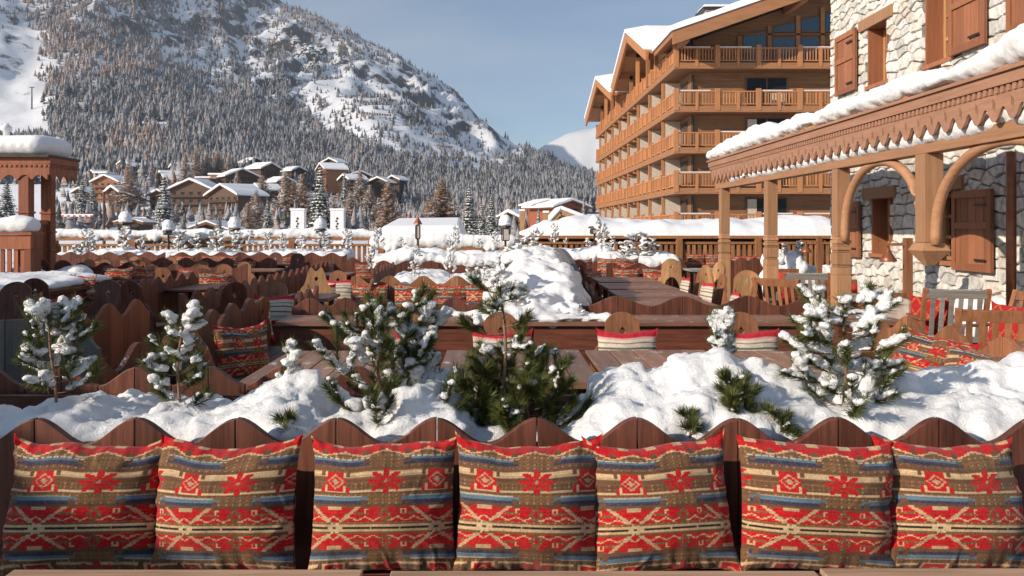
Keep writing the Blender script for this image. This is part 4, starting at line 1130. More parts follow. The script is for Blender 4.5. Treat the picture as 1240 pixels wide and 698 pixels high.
# ------------------------------------------------------------ stone building
WXX = 6.4; WY0 = 2.2; WY1 = 15.75
OPEN = [(13.5, 14.2, 4.0, 5.0), (11.55, 12.3, 3.98, 5.12), (13.4, 14.05, 1.14, 2.08), (11.5, 12.3, 1.10, 2.12), (8.6, 9.4, 3.98, 5.12), (7.6, 8.6, 1.1, 2.12)]
def stone_house():
    r = thing('stone_house', 'tall house of split pale stone with red brown shutters right of the terrace', 'house', (WXX, 9, 0))
    # backing wall with real openings
    ys = sorted({WY0, WY1, *[o[0] for o in OPEN], *[o[1] for o in OPEN]}); zs = sorted({-.1, 7.6, *[o[2] for o in OPEN], *[o[3] for o in OPEN]})
    m = MB()
    def isopen(y, z): return any(o[0] < y < o[1] and o[2] < z < o[3] for o in OPEN)
    X0 = WXX+.03; X1 = WXX+.45
    for i in range(len(ys)-1):
        for j in range(len(zs)-1):
            if isopen((ys[i]+ys[i+1])/2, (zs[j]+zs[j+1])/2): continue
            m.add([(X0, ys[i], zs[j]), (X0, ys[i+1], zs[j]), (X0, ys[i+1], zs[j+1]), (X0, ys[i], zs[j+1])], [(0, 3, 2, 1)])
    m.box(X0+.42, X0+8, WY0, WY1, -.1, 7.6)
    m.add([(X0, WY1, -.1), (X1, WY1, -.1), (X1, WY1, 7.6), (X0, WY1, 7.6)], [(0, 1, 2, 3)])
    m.add([(X0, WY0, -.1), (X1, WY0, -.1), (X1, WY0, 7.6), (X0, WY0, 7.6)], [(0, 3, 2, 1)])
    m.build('wall', mortar, r, norm=False)
    # stones: clipped cells, bulged
    rs = random.Random(3); pts = []
    z = 0.; row = 0
    while z < 7.4:
        rh = rs.choice((.09, .12, .15, .19, .24)); y = WY0-.2+rs.random()*.2
        while y < WY1+.2:
            w = rs.uniform(.12, .44)*(.8+rh*1.4)
            pts.append((y+w/2+rs.uniform(-.03, .03), z+rh/2+rs.uniform(-.04, .04), 1.)); y += w
        z += rh*.97
    A = 1.6; P2 = [(p[0]/A, p[1]) for p in pts]
    grid = {}
    for i, p in enumerate(P2): grid.setdefault((int(p[0]/.25), int(p[1]/.25)), []).append(i)
    sm_ = MB()
    for i, p in enumerate(P2):
        if not (-.05 < p[1] < 7.5): continue
        yc = p[0]*A
        if any(o[0]-.01 < yc < o[1]+.01 and o[2]-.01 < p[1] < o[3]+.01 for o in OPEN): continue
        poly = [((WY0)/A, -.05), ((WY1+.02)/A, -.05), ((WY1+.02)/A, 7.5), (WY0/A, 7.5)]
        def clip(poly, nx, ny, d):
            out = []
            for k in range(len(poly)):
                a = poly[k]; b = poly[(k+1) % len(poly)]; da = a[0]*nx+a[1]*ny-d; db = b[0]*nx+b[1]*ny-d
                if da <= 0: out.append(a)
                if (da < 0 < db) or (db < 0 < da): t = da/(da-db); out.append((a[0]+(b[0]-a[0])*t, a[1]+(b[1]-a[1])*t))
            return out
        gx, gy = int(p[0]/.25), int(p[1]/.25)
        for dx in (-2, -1, 0, 1, 2):
            for dy in (-2, -1, 0, 1, 2):
                for j in grid.get((gx+dx, gy+dy), ()):
                    if j == i: continue
                    q = P2[j]; nx, ny = q[0]-p[0], q[1]-p[1]; l = math.hypot(nx, ny)
                    if l < 1e-4: continue
                    nx /= l; ny /= l; poly = clip(poly, nx, ny, (p[0]+q[0])/2*nx+(p[1]+q[1])/2*ny)
                    if len(poly) < 3: break
                if len(poly) < 3: break
            if len(poly) < 3: break
        if len(poly) < 3: continue
        poly = [(a*A, b) for a, b in poly]
        for o in OPEN:   # keep clear of the openings
            if yc < o[0] and o[2] < p[1] < o[3]: poly = clip(poly, 1, 0, o[0])
            elif yc > o[1] and o[2] < p[1] < o[3]: poly = clip(poly, -1, 0, -o[1])
            elif p[1] <= o[2] and any(o[0] < a < o[1] for a, b in poly): poly = clip(poly, 0, 1, o[2])
            elif p[1] >= o[3] and any(o[0] < a < o[1] for a, b in poly): poly = clip(poly, 0, -1, -o[3])
        if len(poly) < 3: continue
        cy = sum(a for a, b in poly)/len(poly); cz = sum(b for a, b in poly)/len(poly)
        # subdivide edges for ragged outline
        pp = []
        for k in range(len(poly)):
            a = poly[k]; b = poly[(k+1) % len(poly)]
            if math.hypot(a[0]-b[0], a[1]-b[1]) < .02: continue
            pp.append(a); pp.append(((a[0]+b[0])/2, (a[1]+b[1])/2))
        if len(pp) < 4: continue
        dep = rs.uniform(.0, .016); ins = .007; n = len(pp); ring = []
        def inset(a, s, jit):
            dy, dz = a[0]-cy, a[1]-cz; l = math.hypot(dy, dz)+1e-6; k = max(.1, (l-s)/l); return (cy+dy*k+rs.uniform(-jit, jit), cz+dz*k+rs.uniform(-jit, jit))
        r0 = [inset(a, ins, .004) for a in pp]; r1 = [inset(a, ins+.012, .004) for a in pp]; r2 = [inset(a, ins+.022, .005) for a in pp]
        tilt = rs.uniform(-.07, .07); tilt2 = rs.uniform(-.07, .07)
        f = lambda q, x: (x+tilt*(q[0]-cy)+tilt2*(q[1]-cz), q[0], q[1])
        V = [(WXX+.035, *q) for q in r0]+[f(q, WXX+.005-dep) for q in r1]+[f(q, WXX-.004-dep+rs.uniform(-.003, .003)) for q in r2]+[f((cy, cz), WXX-.005-dep)]
        F = []
        for k in range(n):
            k2 = (k+1) % n; F += [(k, k2, n+k2, n+k), (n+k, n+k2, 2*n+k2, 2*n+k), (2*n+k, 2*n+k2, 3*n)]
        sm_.add(V, F)
    sm_.build('stone_facing', stone, r, smooth=False)
    # openings
    for i, (a, b, z0, z1) in enumerate(OPEN):
        fr = MB(); t = .05
        fr.box(WXX+.0, WXX+.36, b-.035, b-.002, z0+.03, z1-.002); fr.box(WXX+.0, WXX+.36, a+.002, a+.035, z0+.03, z1-.002)
        fr.box(WXX-.03, WXX+.36, a-.06, b+.06, z0-.035, z0+.028)
        fo = fr.build('window_frame', w_shutter, r)
        s = MB(); X = WXX+.28
        for (y0, y1, q0, q1) in ((a+.04, a+.10, z0+.03, z1-.01), (b-.10, b-.04, z0+.03, z1-.01), ((a+b)/2-.03, (a+b)/2+.03, z0+.03, z1-.01)): s.box(X-.03, X+.03, y0, y1, q0, q1)
        for k in range(4): zz = z0+.03+(z1-z0-.10)*k/3; s.box(X-.025, X+.025, a+.101, (a+b)/2-.031, zz, zz+.05); s.box(X-.025, X+.025, (a+b)/2+.031, b-.101, zz, zz+.05)
        s.build('sash', w_light, fo)
        g = MB(); g.box(X+.035, X+.045, a+.04, b-.04, z0+.03, z1-.01); g.build('pane', glass_dark, fo)
        g = MB(); g.box(X+.12, X+.13, a-.1, b+.1, z0-.1, z1+.1); g.build('curtain', plaster if i < 2 else metal_dark, fo)
        l = MB(); l.box(WXX-.055, WXX+.30, a-.24, b+.26, z1+.003, z1+.20); l.build('lintel', w_post, r, bevel=.012)
    for (a, b, z0, z1) in ((14.5, 15.35, 4.03, 5.12), (10.66, 11.5, 3.98, 5.18), (14.35, 15.25, 1.08, 2.06), (10.52, 11.42, 1.02, 2.1), (9.42, 10.2, 3.98, 5.18)):
        s = MB(); n = 5
        for k in range(n): y = a+(b-a)*k/n; s.box(WXX-.075, WXX-.048, y+.004, a+(b-a)*(k+1)/n-.004, z0, z1)
        so_ = s.build('shutter', w_shutter, r, bevel=.003)
        s = MB()
        for q0, q1 in ((z0, z0+.10), (z0+(z1-z0)*.52, z0+(z1-z0)*.52+.09), (z1-.10, z1)): s.box(WXX-.10, WXX-.077, a+.08, b-.08, q0, q1)
        s.box(WXX-.10, WXX-.077, a, a+.078, z0, z1); s.box(WXX-.10, WXX-.077, b-.078, b, z0, z1); s.build('shutter_frame', w_shutter, so_, bevel=.003)
        s = MB(); s.box(WXX-.108, WXX-.101, a+.1, a+.35, z0+(z1-z0)*.80, z0+(z1-z0)*.80+.03); s.box(WXX-.108, WXX-.101, a+.1, a+.35, z0+.14, z0+.17); s.build('hinge', metal_dark, so_)
    q = MB(); rs = random.Random(8); z = 0
    while z < 7.4:
        h = rs.uniform(.14, .3); d = rs.uniform(-.04, .04); q.box(WXX-.20+rs.uniform(-.02, .02), WXX-.05, 9.10+d, 9.58+rs.uniform(-.04, .04), z, z+h-.015); z += h
    q.build('pilaster', stone, r, bevel=.02)
    p = MB(); p.tube([(WXX-.28, 9.8, 0), (WXX-.28, 9.8, 1.2), (WXX-.28, 9.8, 2.5)], .055, 12); p.build('drainpipe', copper, r, smooth=True)
stone_house()

# ------------------------------------------------------------ pergola along the stone house
def pergola():
    EX = 4.45; PX = 4.6; YE = 17.0; YS = 3.0; TOP = 2.98
    r = thing('timber_pergola', 'larch timber pergola with carved wavy fascia, arches and thick snow on top', 'pergola', (PX, 11, 0))
    m = MB(); m.box(EX-.06, EX-.004, YS, YE+.05, TOP-.14, TOP); m.box(EX-.09, EX-.062, YS, YE+.08, TOP-.035, TOP+.0)
    m.build('cornice', w_fascia, r, bevel=.004)
    m = MB(); y = YS
    while y < YE: m.box(EX-.045, EX-.012, y, y+.045, TOP-.20, TOP-.143); y += .085
    m.box(EX-.011, EX+.02, YS, YE, TOP-.21, TOP-.143); m.build('dentil_strip', w_fascia, r)
    per = .262; xs = []; n = int((YE-YS)/per)
    for k in range(n):
        for f in (0, .06, .14, .22, .30, .38, .415, .42, .46, .50, .54, .58, .585, .62, .70, .78, .86, .94): xs.append(YS+per*(k+f))
    xs.append(YS+per*n)
    def zb(y):
        u = ((y-YS)/per) % 1; return TOP-.445+.125*(.5+.5*math.cos(2*PI*u))**1.4
    def hole(y):
        u = ((y-YS)/per) % 1
        if .417 < u < .583: return (TOP-.345+.30*(u-.5), TOP-.255+.30*(u-.5))
        return None
    m = MB(); m.board(xs, lambda y: TOP-.205, zb, .028, lambda y, t, z: (EX-.03+t, y, z), hole); m.build('valance', w_fascia, r, bevel=0)
    # end valance
    m = MB(); ex = [EX+.0+.5*i/40 for i in range(41)]
    m.board(ex, lambda x: TOP-.143, lambda x: TOP-.445+.11*abs(math.cos(PI*(x-EX)/.25)), .028, lambda x, t, z: (x, YE+.0+t, z)); m.build('valance', w_fascia, r)
    m = MB(); m.box(PX-.085, PX+.085, YS, YE-.1, 2.382, 2.54); m.build('beam', w_posty, r, bevel=.008)
    m = MB(); m.box(EX-.02, PX+.25, YS, YE+.02, TOP-.03+.032, TOP+.05); m.build('roof', w_posty, r)
    def post(y, z0, capital):
        p = MB(); a = .088
        p.box(PX-a, PX+a, y-a, y+a, max(z0, 1.48), 2.38)
        if z0 < .5:
            z = 1.478
            for (dz, w) in ((.04, .085), (.05, .10), (.035, .085), (.05, .10), (.035, .085), (.16, .10), (.035, .088), (.10, .10)): p.box(PX-w, PX+w, y-w, y+w, z-dz+.001, z); z -= dz
            p.box(PX-.10, PX+.10, y-.10, y+.10, 0, z)
        p.build('post', w_post, r, bevel=.006)
    for y in (16.6, 13.8, 11.0): post(y, 0, False)
    # hanging pendant
    y = 8.76; p = MB(); p.box(PX-.10, PX+.10, y-.10, y+.10, 1.442, 2.38); p.build('pendant_post', w_post, r, bevel=.006)
    p = MB(); a = .15
    p.add([(PX-.11, y-.11, 1.44), (PX+.11, y-.11, 1.44), (PX+.11, y+.11, 1.44), (PX-.11, y+.11, 1.44), (PX-a, y-a, 1.36), (PX+a, y-a, 1.36), (PX+a, y+a, 1.36), (PX-a, y+a, 1.36), (PX-.04, y-.04, 1.2), (PX+.04, y-.04, 1.2), (PX+.04, y+.04, 1.2), (PX-.04, y+.04, 1.2)],
          [(0, 1, 5, 4), (1, 2, 6, 5), (2, 3, 7, 6), (3, 0, 4, 7), (4, 5, 9, 8), (5, 6, 10, 9), (6, 7, 11, 10), (7, 4, 8, 11), (8, 9, 10, 11), (3, 2, 1, 0)]); p.build('pendant_tip', w_post, r)
    for (ya, yb) in ((10.88, 8.89), (8.63, 6.3)):
        c = (ya+yb)/2; R = (ya-yb)/2; pts = []; rad = []
        for k in range(25):
            a = PI*k/24; pts.append((PX, c+R*math.cos(a), 1.52+.87*math.sin(a)**.9)); rad.append(.053)
        pts = [(PX, ya-.0, 1.42)]+pts+[(PX, yb+.0, 1.42)]; rad = [.05]+rad+[.05]
        p = MB(); p.tube(pts, rad, 12); p.build('arch', w_posty, r, smooth=True)
    # snow: thick roll on the roof and drifts on the beam behind the valance
    bl = []; rs = random.Random(4); y = YS
    while y < YE+.05:
        th = .125+.10*noise.noise(Vector((y*.8, 0, 1)))+.03*noise.noise(Vector((y*3.1, 5, 1)))+(.03 if y > 12 else 0)
        bl.append((EX+.02+rs.uniform(-.03, .02), y, TOP+.04+th*.55, .14, .26, th*.8)); bl.append((PX+.08, y+.1, TOP+.06+th*.9, .22, .28, th)); y += .11
    blobs('snow', bl, .03, snow_near, r, org=r.location, amp=.045, freq=3.2, amp2=.010)
    bl = []; y = YS
    while y < YE-1.2:
        k = .5+.5*noise.noise(Vector((y*1.3, 4, 1)))
        if k > .32: bl.append((PX-.04, y, 2.55+.03*k, .10, .15, .05+.10*k))
        y += .09
    blobs('snow', bl, .025, snow_near, r, org=r.location, amp=.015, freq=5, amp2=.004)
pergola()

# ------------------------------------------------------------ balustrade
def baluster_fence(x0, x1, y, ztop, label, snow_h, seed, group='balustrade sections', zbot=.1, sp=.165, mat=None):
    mat = mat or w_fence
    r = thing('balustrade', label, 'balustrade', ((x0+x1)/2, y, 0), 0, group)
    m = MB(); m.box(x0, x1, y-.07, y+.07, ztop-.09, ztop); m.box(x0, x1, y-.05, y+.05, ztop-.26, ztop-.19); m.box(x0, x1, y-.05, y+.05, zbot, zbot+.1); m.build('rail', mat, r)
    m = MB(); x = x0+sp/2
    while x < x1-.03:
        zt = ztop-.261; zz = zbot+.101; hh = zt-zz
        m.board([x-.05, x-.03, x, x+.03, x+.05], lambda q: zt, lambda q: zz, .03, lambda a, t, z: (x+(a-x)*(1+.35*math.sin((z-zz)/hh*PI*2) if 0 else 1), y-.015+t, z)); 
        m.box(x-.035, x+.035, y-.022, y-.016, zz+hh*.25, zz+hh*.6)
        x += sp
    m.build('balusters', mat, r)
    x = x0+.1
    while x < x1:
        m = MB(); m.box(x-.09, x+.09, y-.12, y+.09, 0, ztop-.091); m.build('post', mat, r, bevel=.01); x += 2.4
    if snow_h:
        bl = []; rs = random.Random(seed); x = x0
        while x < x1:
            k = .5+.5*noise.noise(Vector((x*.45, seed, 0))); hh = snow_h*(.55+.6*k)
            bl.append((x, y+.02, ztop+hh*.42, .26, .17, hh*.62)); 
            if rs.random() < .12: bl.append((x, y-.10, ztop-.02, .10, .08, .12))
            x += .16
        blobs('snow', bl, .04, snow_mid, r, org=r.location, amp=.05, freq=2.2, amp2=.008, floor=ztop-.2)
    return r
baluster_fence(XP(62, 25), XP(455, 25), 25, 1.30, 'long reddish balustrade with snow cushion on its rail at the left rear', .30, 1)
baluster_fence(XP(458, 24), XP(622, 24), 24, 1.04, 'lower middle stretch of balustrade almost buried by draping snow', .42, 2)
baluster_fence(XP(628, 25), XP(1020, 25)+3, 25.2, 1.36, 'tall orange balustrade at the right rear behind the pergola posts', 0, 3, sp=.17)
# snow lying on the low roof beyond the right balustrade
def snow_field(name, x0, x1, y0, y1, zf, label, n=90, mm=24, base=-.5):
    V = []; F = []
    for j in range(mm+1):
        for i in range(n+1):
            x = x0+(x1-x0)*i/n; y = y0+(y1-y0)*j/mm; V.append((x, y, zf(x, y)))
    for j in range(mm):
        for i in range(n): a = j*(n+1)+i; F.append((a, a+1, a+n+2, a+n+1))
    b = len(V)
    ring = [i for i in range(n+1)]+[j*(n+1)+n for j in range(1, mm+1)]+[mm*(n+1)+i for i in range(n-1, -1, -1)]+[j*(n+1) for j in range(mm-1, 0, -1)]
    for i in ring: V.append((V[i][0], V[i][1], base))
    for k in range(len(ring)): k2 = (k+1) % len(ring); F.append((ring[k], b+k, b+k2, ring[k2]))
    F.append(tuple(b+k for k in range(len(ring))))
    return mesh_obj(name, V, F, snow_mid)
lo = thing('low_lodge', 'low dark lodge wall under the deep snow behind the right balustrade', 'lodge', (8, 27, 0)); mm_ = MB(); mm_.box(XP(640, 27), 20, 26.45, 36, -3, 1.30); mm_.build('wall', w_vill, lo)
o = snow_field('snow_bank', XP(640, 26), 20, 25.9, 36, lambda x, y: 1.36+.58*float(sm((y-25.7)/.8))*(.78+.5*noise.noise(Vector((x*.55, y*.3, 2)))+.2*noise.noise(Vector((x*1.9, y*1.1, 2))))*float(sm((x-XP(640, 26))/1.5+.25)), 'x', 140, 30, 1.31)
structure(o)
o = snow_field('snow_bank', -60, XP(460, 26), 26.2, 60, lambda x, y: -.3-.02*(y-26)+.2*noise.noise(Vector((x*.3, y*.3, 6))), 'x', 60, 24, -3)
structure(o)

# ------------------------------------------------------------ kiosk at the left
def kiosk():
    D = 15.05; r = thing('wooden_kiosk', 'red brown wooden kiosk with carved eaves and a thick rounded snow roof at left edge', 'kiosk', (-9.4, 16, 0))
    xr = -8.46; xl = xr-2.9; yb = D+.74
    for (x, y) in ((xr-.09, D), (xl, D), (xr-.09, yb), (xl, yb)):
        m = MB(); a = .095 if x > xr-.5 else .075; m.box(x-a, x+a, y-a, y+a, 0, 2.72)
        for z in (1.15, 1.5, 1.86): m.box(x-a-.02, x+a+.02, y-a-.02, y+a+.02, z, z+.035)
        m.build('post', w_kiosk, r, bevel=.008)
    zt = HZ+(276-199)/1000*D; zl = zt-.34
    for fn, a0, a1 in ((lambda u, t, z: (u, D-.12+t, z), xl-.4, xr+.36), (lambda u, t, z: (xr+.36+t, u, z), D-.12, yb+.15)):
        m = MB(); xs = [a0+(a1-a0)*i/110 for i in range(111)]
        m.board(xs, lambda u: zt, lambda u: zl+.02+.12*abs(math.cos(PI*(u-a0)/.27))**.7, .03, fn); m.build('valance', w_kiosk, r)
        m = MB(); m.board([a0, a1], lambda u: zt+.11, lambda u: zt-.0+.003, .05, fn); m.build('cornice', w_kiosk, r)
        m = MB(); u = a0
        while u < a1: m.board([u, u+.045], lambda q: zt-.02, lambda q: zt-.06, .012, (lambda uu, t, z: (uu, D-.135+t, z)) if fn(0, 0, 0)[0] == 0 else (lambda uu, t, z: (xr+.392+t, uu, z))); u += .09
        m.build('dentil_strip', w_kiosk, r)
    m = MB(); m.box(xl-.45, xr+.42, D-.20, yb+.2, zt+.113, zt+.16); m.build('roof', metal_dark, r)
    bl = []; 
    x = xl-.4
    while x < xr+.24:
        y = D-.02
        while y < yb+.1:
            e = min(x-xl+.5, xr+.50-x, y-D+.35, yb+.4-y); hh = .40*min(1, (e/.35))**.5; bl.append((x, y, zt+.14+hh*.5, .25, .25, hh*.55)); y += .2
        x += .17
    blobs('snow', bl, .05, snow_mid, r, org=r.location, amp=.012, freq=1.2, amp2=.003, floor=zt+.161)
    # lower side panel between the right posts
    m = MB(); y = D+.1
    while y < yb-.1: m.box(xr-.1, xr-.07, y, y+.1, 0, 1.72); y += .104
    m.box(xr-.069, xr-.04, D+.1, yb-.1, 1.66, 1.74); m.build('side_panel', w_kiosk, r)
    # a plume-shaped vent cap on the roof
    m = MB(); m.lathe((XP(4, D+.5), D+.6, zt+.55), [(.05, 0), (.06, .12), (.10, .14), (.10, .2), (.03, .26)], 10); m.build('roof_cap', stucco_white, r, smooth=True)
    # counter in front
    D2 = 14.; x1 = XP(38, D2)
    r2 = thing('serving_counter', 'slatted wooden counter with deep snow on top standing before the kiosk', 'counter', (x1-1.2, D2, 0))
    zc = HZ-(285-276)/1000*D2
    m = MB(); x = x1-2.6
    while x < x1-.05: m.box(x, x+.07, D2, D2+.03, .05, zc-.24); x += .115
    m.box(x1-2.7, x1, D2-.03, D2+.05, zc-.24+.003, zc); m.box(x1-.1, x1-.001, D2-.02, D2+.3, 0, zc-.241); m.build('front_slats', w_kiosk, r2)
    m = MB(); m.box(x1-2.7, x1+.03, D2-.06, D2+.36, zc+.003, zc+.05); m.build('countertop', w_kiosk, r2)
    bl = [(x1-.14-i*.16, D2+.12, zc+.16, .21, .24, .17+.03*math.sin(i*1.7)) for i in range(16)]
    blobs('snow', bl, .04, snow_mid, r2, org=r2.location, amp=.02, freq=3, amp2=.004, floor=zc+.052)
kiosk()
# ------------------------------------------------------------ terrace floor
m, nt, b = newmat('wet_deck_with_snow')
g = N(nt, 'ShaderNodeNewGeometry'); n = noisen(nt, g.outputs['Position'], .9, 6, .6)
br = N(nt, 'ShaderNodeTexBrick'); br.inputs['Scale'].default_value = 1; br.inputs['Brick Width'].default_value = 3.; br.inputs['Row Height'].default_value = .14; br.inputs['Mortar Size'].default_value = .008
br.inputs['Color1'].default_value = (.10, .06, .04, 1); br.inputs['Color2'].default_value = (.07, .045, .03, 1); br.inputs['Mortar'].default_value = (.01, .01, .01, 1); nt.links.new(g.outputs['Position'], br.inputs['Vector'])
f = ramp(nt, n.outputs[0], [(.56, (0, 0, 0)), (.62, (1, 1, 1))]); nt.links.new(mixc(nt, f, br.outputs[0], (.8, .82, .85)), b.inputs['Base Color']); b.inputs['Roughness'].default_value = .7
bump(nt, b, n.outputs[0], .4, .03)
mb = MB(); mb.box(-34, 14, -6, 26.4, -.4, 0); structure(mb.build('terrace', m))

# ------------------------------------------------------------ foreground
PER = .121*3.02
table(XP(18, 2.06), XP(440, 2.06), 1.25, 2.06, 'pale worn tabletop corner at the bottom left edge of the view', 'near tables at the bottom edge', planks='X', nb=6, mat=w_pale)
table(XP(474, 2.06), XP(985, 2.06), 1.25, 2.055, 'tabletop strip at the bottom centre of the view', 'near tables at the bottom edge', planks='X', nb=6, mat=w_pale)
table(XP(992, 2.06), XP(1330, 2.06), 1.25, 2.062, 'tabletop strip at the bottom right edge of the view', 'near tables at the bottom edge', planks='X', nb=6, mat=w_pale)
k0 = XP(47, 3.03)
bench(5.6, 'long wavy topped bench across the foreground holding seven kilim cushions', None, ((k0+PER*5.5), 3.0, 0), 0, top=.905, amp=.092, per=PER, depth=.52, ph=(k0+PER*5-(k0+PER*5.5)), low=.3)
PX0 = [(94, 0, 535, .02), (269, 1, 528, -.02), (463, 0, 534, .0), (638, 2, 535, .01), (808, 3, 527, -.02), (990, 4, 533, .03), (1160, 5, 538, .03)]
lb = ['kilim cushion in full shade, leftmost of the front row', 'kilim cushion half in shade, second from left in the front row', 'kilim cushion with lit left side, third from left in the front row', 'kilim cushion standing straight, middle one of the front row of seven',
      'kilim cushion with a dented top edge, fifth from left in the front row', 'kilim cushion with folded upper right corner, sixth from left in the front row', 'kilim cushion cut by the right edge of the view, rightmost of the front row']
for i, (px, s, yt, roll) in enumerate(PX0):
    me = cushion_mesh('cushion', .485+(.02 if i in (0, 5) else 0), .425, .235, 170, kilim_cols, kilim_m, 10+i, ears=.022, wr=1.6)
    D = 2.72; cushion('kilim_cushion', me, ((px-600)/1000*D, D+.0, .462), .0+[.10, -.09, .05, -.05, .10, -.08, .05][i], .24+[.03, -.02, .02, 0, .05, -.03, .02][i], lb[i], 'cushion', 'kilim cushions along the front bench', roll)

# planter behind the front bench: box, soil, clumped snow
pl = thing('planter', 'long low planter full of clumped snow right behind the front bench', 'planter', (0, 3.5, 0))
m = MB(); m.box(-3.6, 3.6, 3.06, 3.09, .05, .80); m.box(-3.6, 3.6, 3.93, 3.96, .05, .80); m.build('side_board', w_darkx, pl)
m = MB(); m.box(-3.6, 3.6, 3.091, 3.929, .1, .70); m.build('soil', soil, pl)
def prof(pts, x): return float(np.interp(x, [p[0] for p in pts], [p[1] for p in pts]))
TOPL = [(-60, 500), (0, 505), (60, 492), (105, 478), (150, 484), (190, 500), (225, 480), (262, 500), (300, 482), (330, 462), (352, 446), (378, 450), (395, 478), (440, 478), (470, 486), (500, 450), (520, 442), (550, 452), (565, 480)]
TOPR = [(695, 505), (715, 490), (735, 462), (745, 445), (770, 441), (785, 455), (800, 440), (830, 424), (870, 424), (905, 436), (940, 446), (965, 462), (985, 470), (1000, 452), (1040, 438), (1100, 446), (1150, 450), (1200, 440), (1240, 428), (1300, 430), (1380, 440)]
rs = random.Random(11); bl = []
def mound(prf, xa, xb, skip=()):
    px = xa
    while px < xb:
        yt = prof(prf, px)+rs.uniform(-3, 8)
        D = 3.55; x = XP(px, D); zt = HZ-(yt-276)/1000*D
        if not any(a < px < b_ for a, b_ in skip):
            for q in range(3):
                y = 3.17+rs.uniform(0, .62); f = 1-abs(y-3.55)/.62
                R = rs.uniform(.045, .09); z = .70+(zt-R*.7-.70)*max(.15, f)*rs.uniform(.75, 1.02)
                bl.append((x+rs.uniform(-.03, .03), y, z, R*rs.uniform(.9, 1.4), R*rs.uniform(.9, 1.3), R))
            bl.append((x, 3.55, zt-.09, .075, .11, .09)); bl.append((x, 3.55, (zt+.7)/2-.04, .08, .22, max(.06, (zt-.7)/2)))
            bl.append((x, 3.30, .72+(zt-.7)*.25, .08, .16, .06+(zt-.7)*.22))
        px += 7
mound(TOPL, -60, 562, ((390, 430), (438, 492))); mound(TOPR, 697, 1380, ((968, 984),))
for px, yt in ((500, 470), (412, 500), (450, 505), (470, 512), (590, 522), (660, 520)):
    D = 3.3; bl.append((XP(px, D), D, HZ-(yt-276)/1000*D-.05, .08, .10, .06))
for i in range(60):
    px = -40+i*22; bl.append((XP(px, 3.3), 3.25, .72, .06, .12, .05+.02*rs.random())) if not 560 < px < 690 else None
blobs('snow', bl, .018, snow_near, pl, org=pl.location, amp=.034, freq=8, amp2=.010)

def near(px, py, D): return tuple(P(px, py, D))
def pz(px, ybase, ytop, D): a = P(px, ybase, D); return tuple(a), (ybase-ytop)/1000*D
loc, h = pz(66, 487, 378, 3.45)
pine('small snow topped pine in shade at the left edge of the planter', loc, h, .23, 24, 1, snow=.6, lean=(-.06, 0), bare=.08, up=.22, tufts=.9)
loc, h = pz(216, 498, 385, 3.5)
pine('upright frosted sprig with snow laden lower twigs left of centre', loc, h, .16, 20, 21, snow=.6, lean=(.05, 0), bare=.0, up=.2, tufts=1.1)
loc, h = pz(350, 500, 420, 3.55)
pine('tiny pine capped by white snow balls on the left mound', loc, h, .08, 9, 5, snow=1., bare=.3, up=.5)
loc, h = pz(462, 538, 386, 3.35)
pine('widest dwarf pine with snow tufted twigs left of the view centre', loc, h, .34, 30, 8, snow=.45, bare=.05, up=.38, tufts=1.2)
loc, h = pz(508, 530, 392, 3.5)
pine('dwarf pine reaching right behind the widest one', loc, h, .22, 20, 14, snow=.75, bare=.1, up=.6)
loc, h = pz(607, 535, 350, 3.4)
pine('dark green pine with one tall bare leader at the view centre', loc, h, .22, 18, 30, snow=.3, bare=.0, up=.12, tufts=1.3)
loc, h = pz(640, 530, 435, 3.45)
pine('low bushy green pine right of the tall leader', loc, h*.85, .30, 26, 33, snow=.15, bare=.0, up=.25, tufts=1.4)
loc, h = pz(575, 532, 440, 3.4)
pine('low bushy green pine left of the tall leader', loc, h*.8, .22, 20, 35, snow=.12, bare=.0, up=.3, tufts=1.4)
loc, h = pz(876, 440, 382, 3.9)
pine('snow bunched little pine peeking over the biggest mound', loc, h, .10, 16, 41, snow=.9, bare=.1, up=.4)
loc, h = pz(892, 522, 462, 3.2)
pine('green tuft pushing out of the front of the biggest mound', loc, h, .10, 15, 43, snow=.05, bare=.0, up=.5, tufts=1.6)
loc, h = pz(835, 530, 502, 3.15)
pine('short green tuft under the biggest mound', loc, h, .05, 6, 44, snow=.0, bare=.0, up=.5, tufts=1.6)
loc, h = pz(938, 532, 510, 3.15)
pine('flat green tuft right of the front tuft', loc, h*1.4, .10, 8, 45, snow=.0, bare=.0, up=.2, tufts=1.6)
loc, h = pz(348, 538, 505, 3.15)
pine('little green tuft under the left mound', loc, h, .05, 6, 46, snow=.05, bare=.0, up=.5, tufts=1.6)
loc, h = pz(1020, 520, 372, 3.35)
pine('tall snow draped pine at right with drooping green boughs', loc, h, .30, 30, 50, snow=.7, bare=.05, up=.10, tufts=1.1, lean=(.03, 0))

# ------------------------------------------------------------ near booth: tables, benches, chairs
table(XP(352, 5.75), -.50, 4.5, 5.72, 'plank table with red brown boards left of the central table', 'plank tables behind the planter', nb=6)
table(-.34, .58, 4.55, 5.75, 'central plank table behind the dark green pine', 'plank tables behind the planter', nb=6)
table(.62, 1.45, 4.5, 5.74, 'plank table behind the small left lobe of the biggest snow mound', 'plank tables behind the planter', nb=5)
table(1.47, 2.25, 4.5, 5.72, 'plank table at the right end behind the snow draped pine', 'plank tables behind the planter', nb=5)
bench(4.1, 'dark scalloped bench turned away behind the planter at left', 'scalloped benches of the near booth', (-.0-2.05+.0, 4.12, 0), PI, ph=.1)
bench(2.15, 'scalloped bench end running away at left with two kilim cushions on it', 'scalloped benches of the near booth', (-2.08, 5.35, 0), PI/2, top=.93, depth=.5, per=.52, amp=.12)
bench(2.3, 'pale scalloped bench end running away at right, lit by the sun', 'scalloped benches of the near booth', (3.16, 5.75, 0), -PI/2, top=.92, back_mat=w_chair, depth=.5, per=.60, amp=.13)
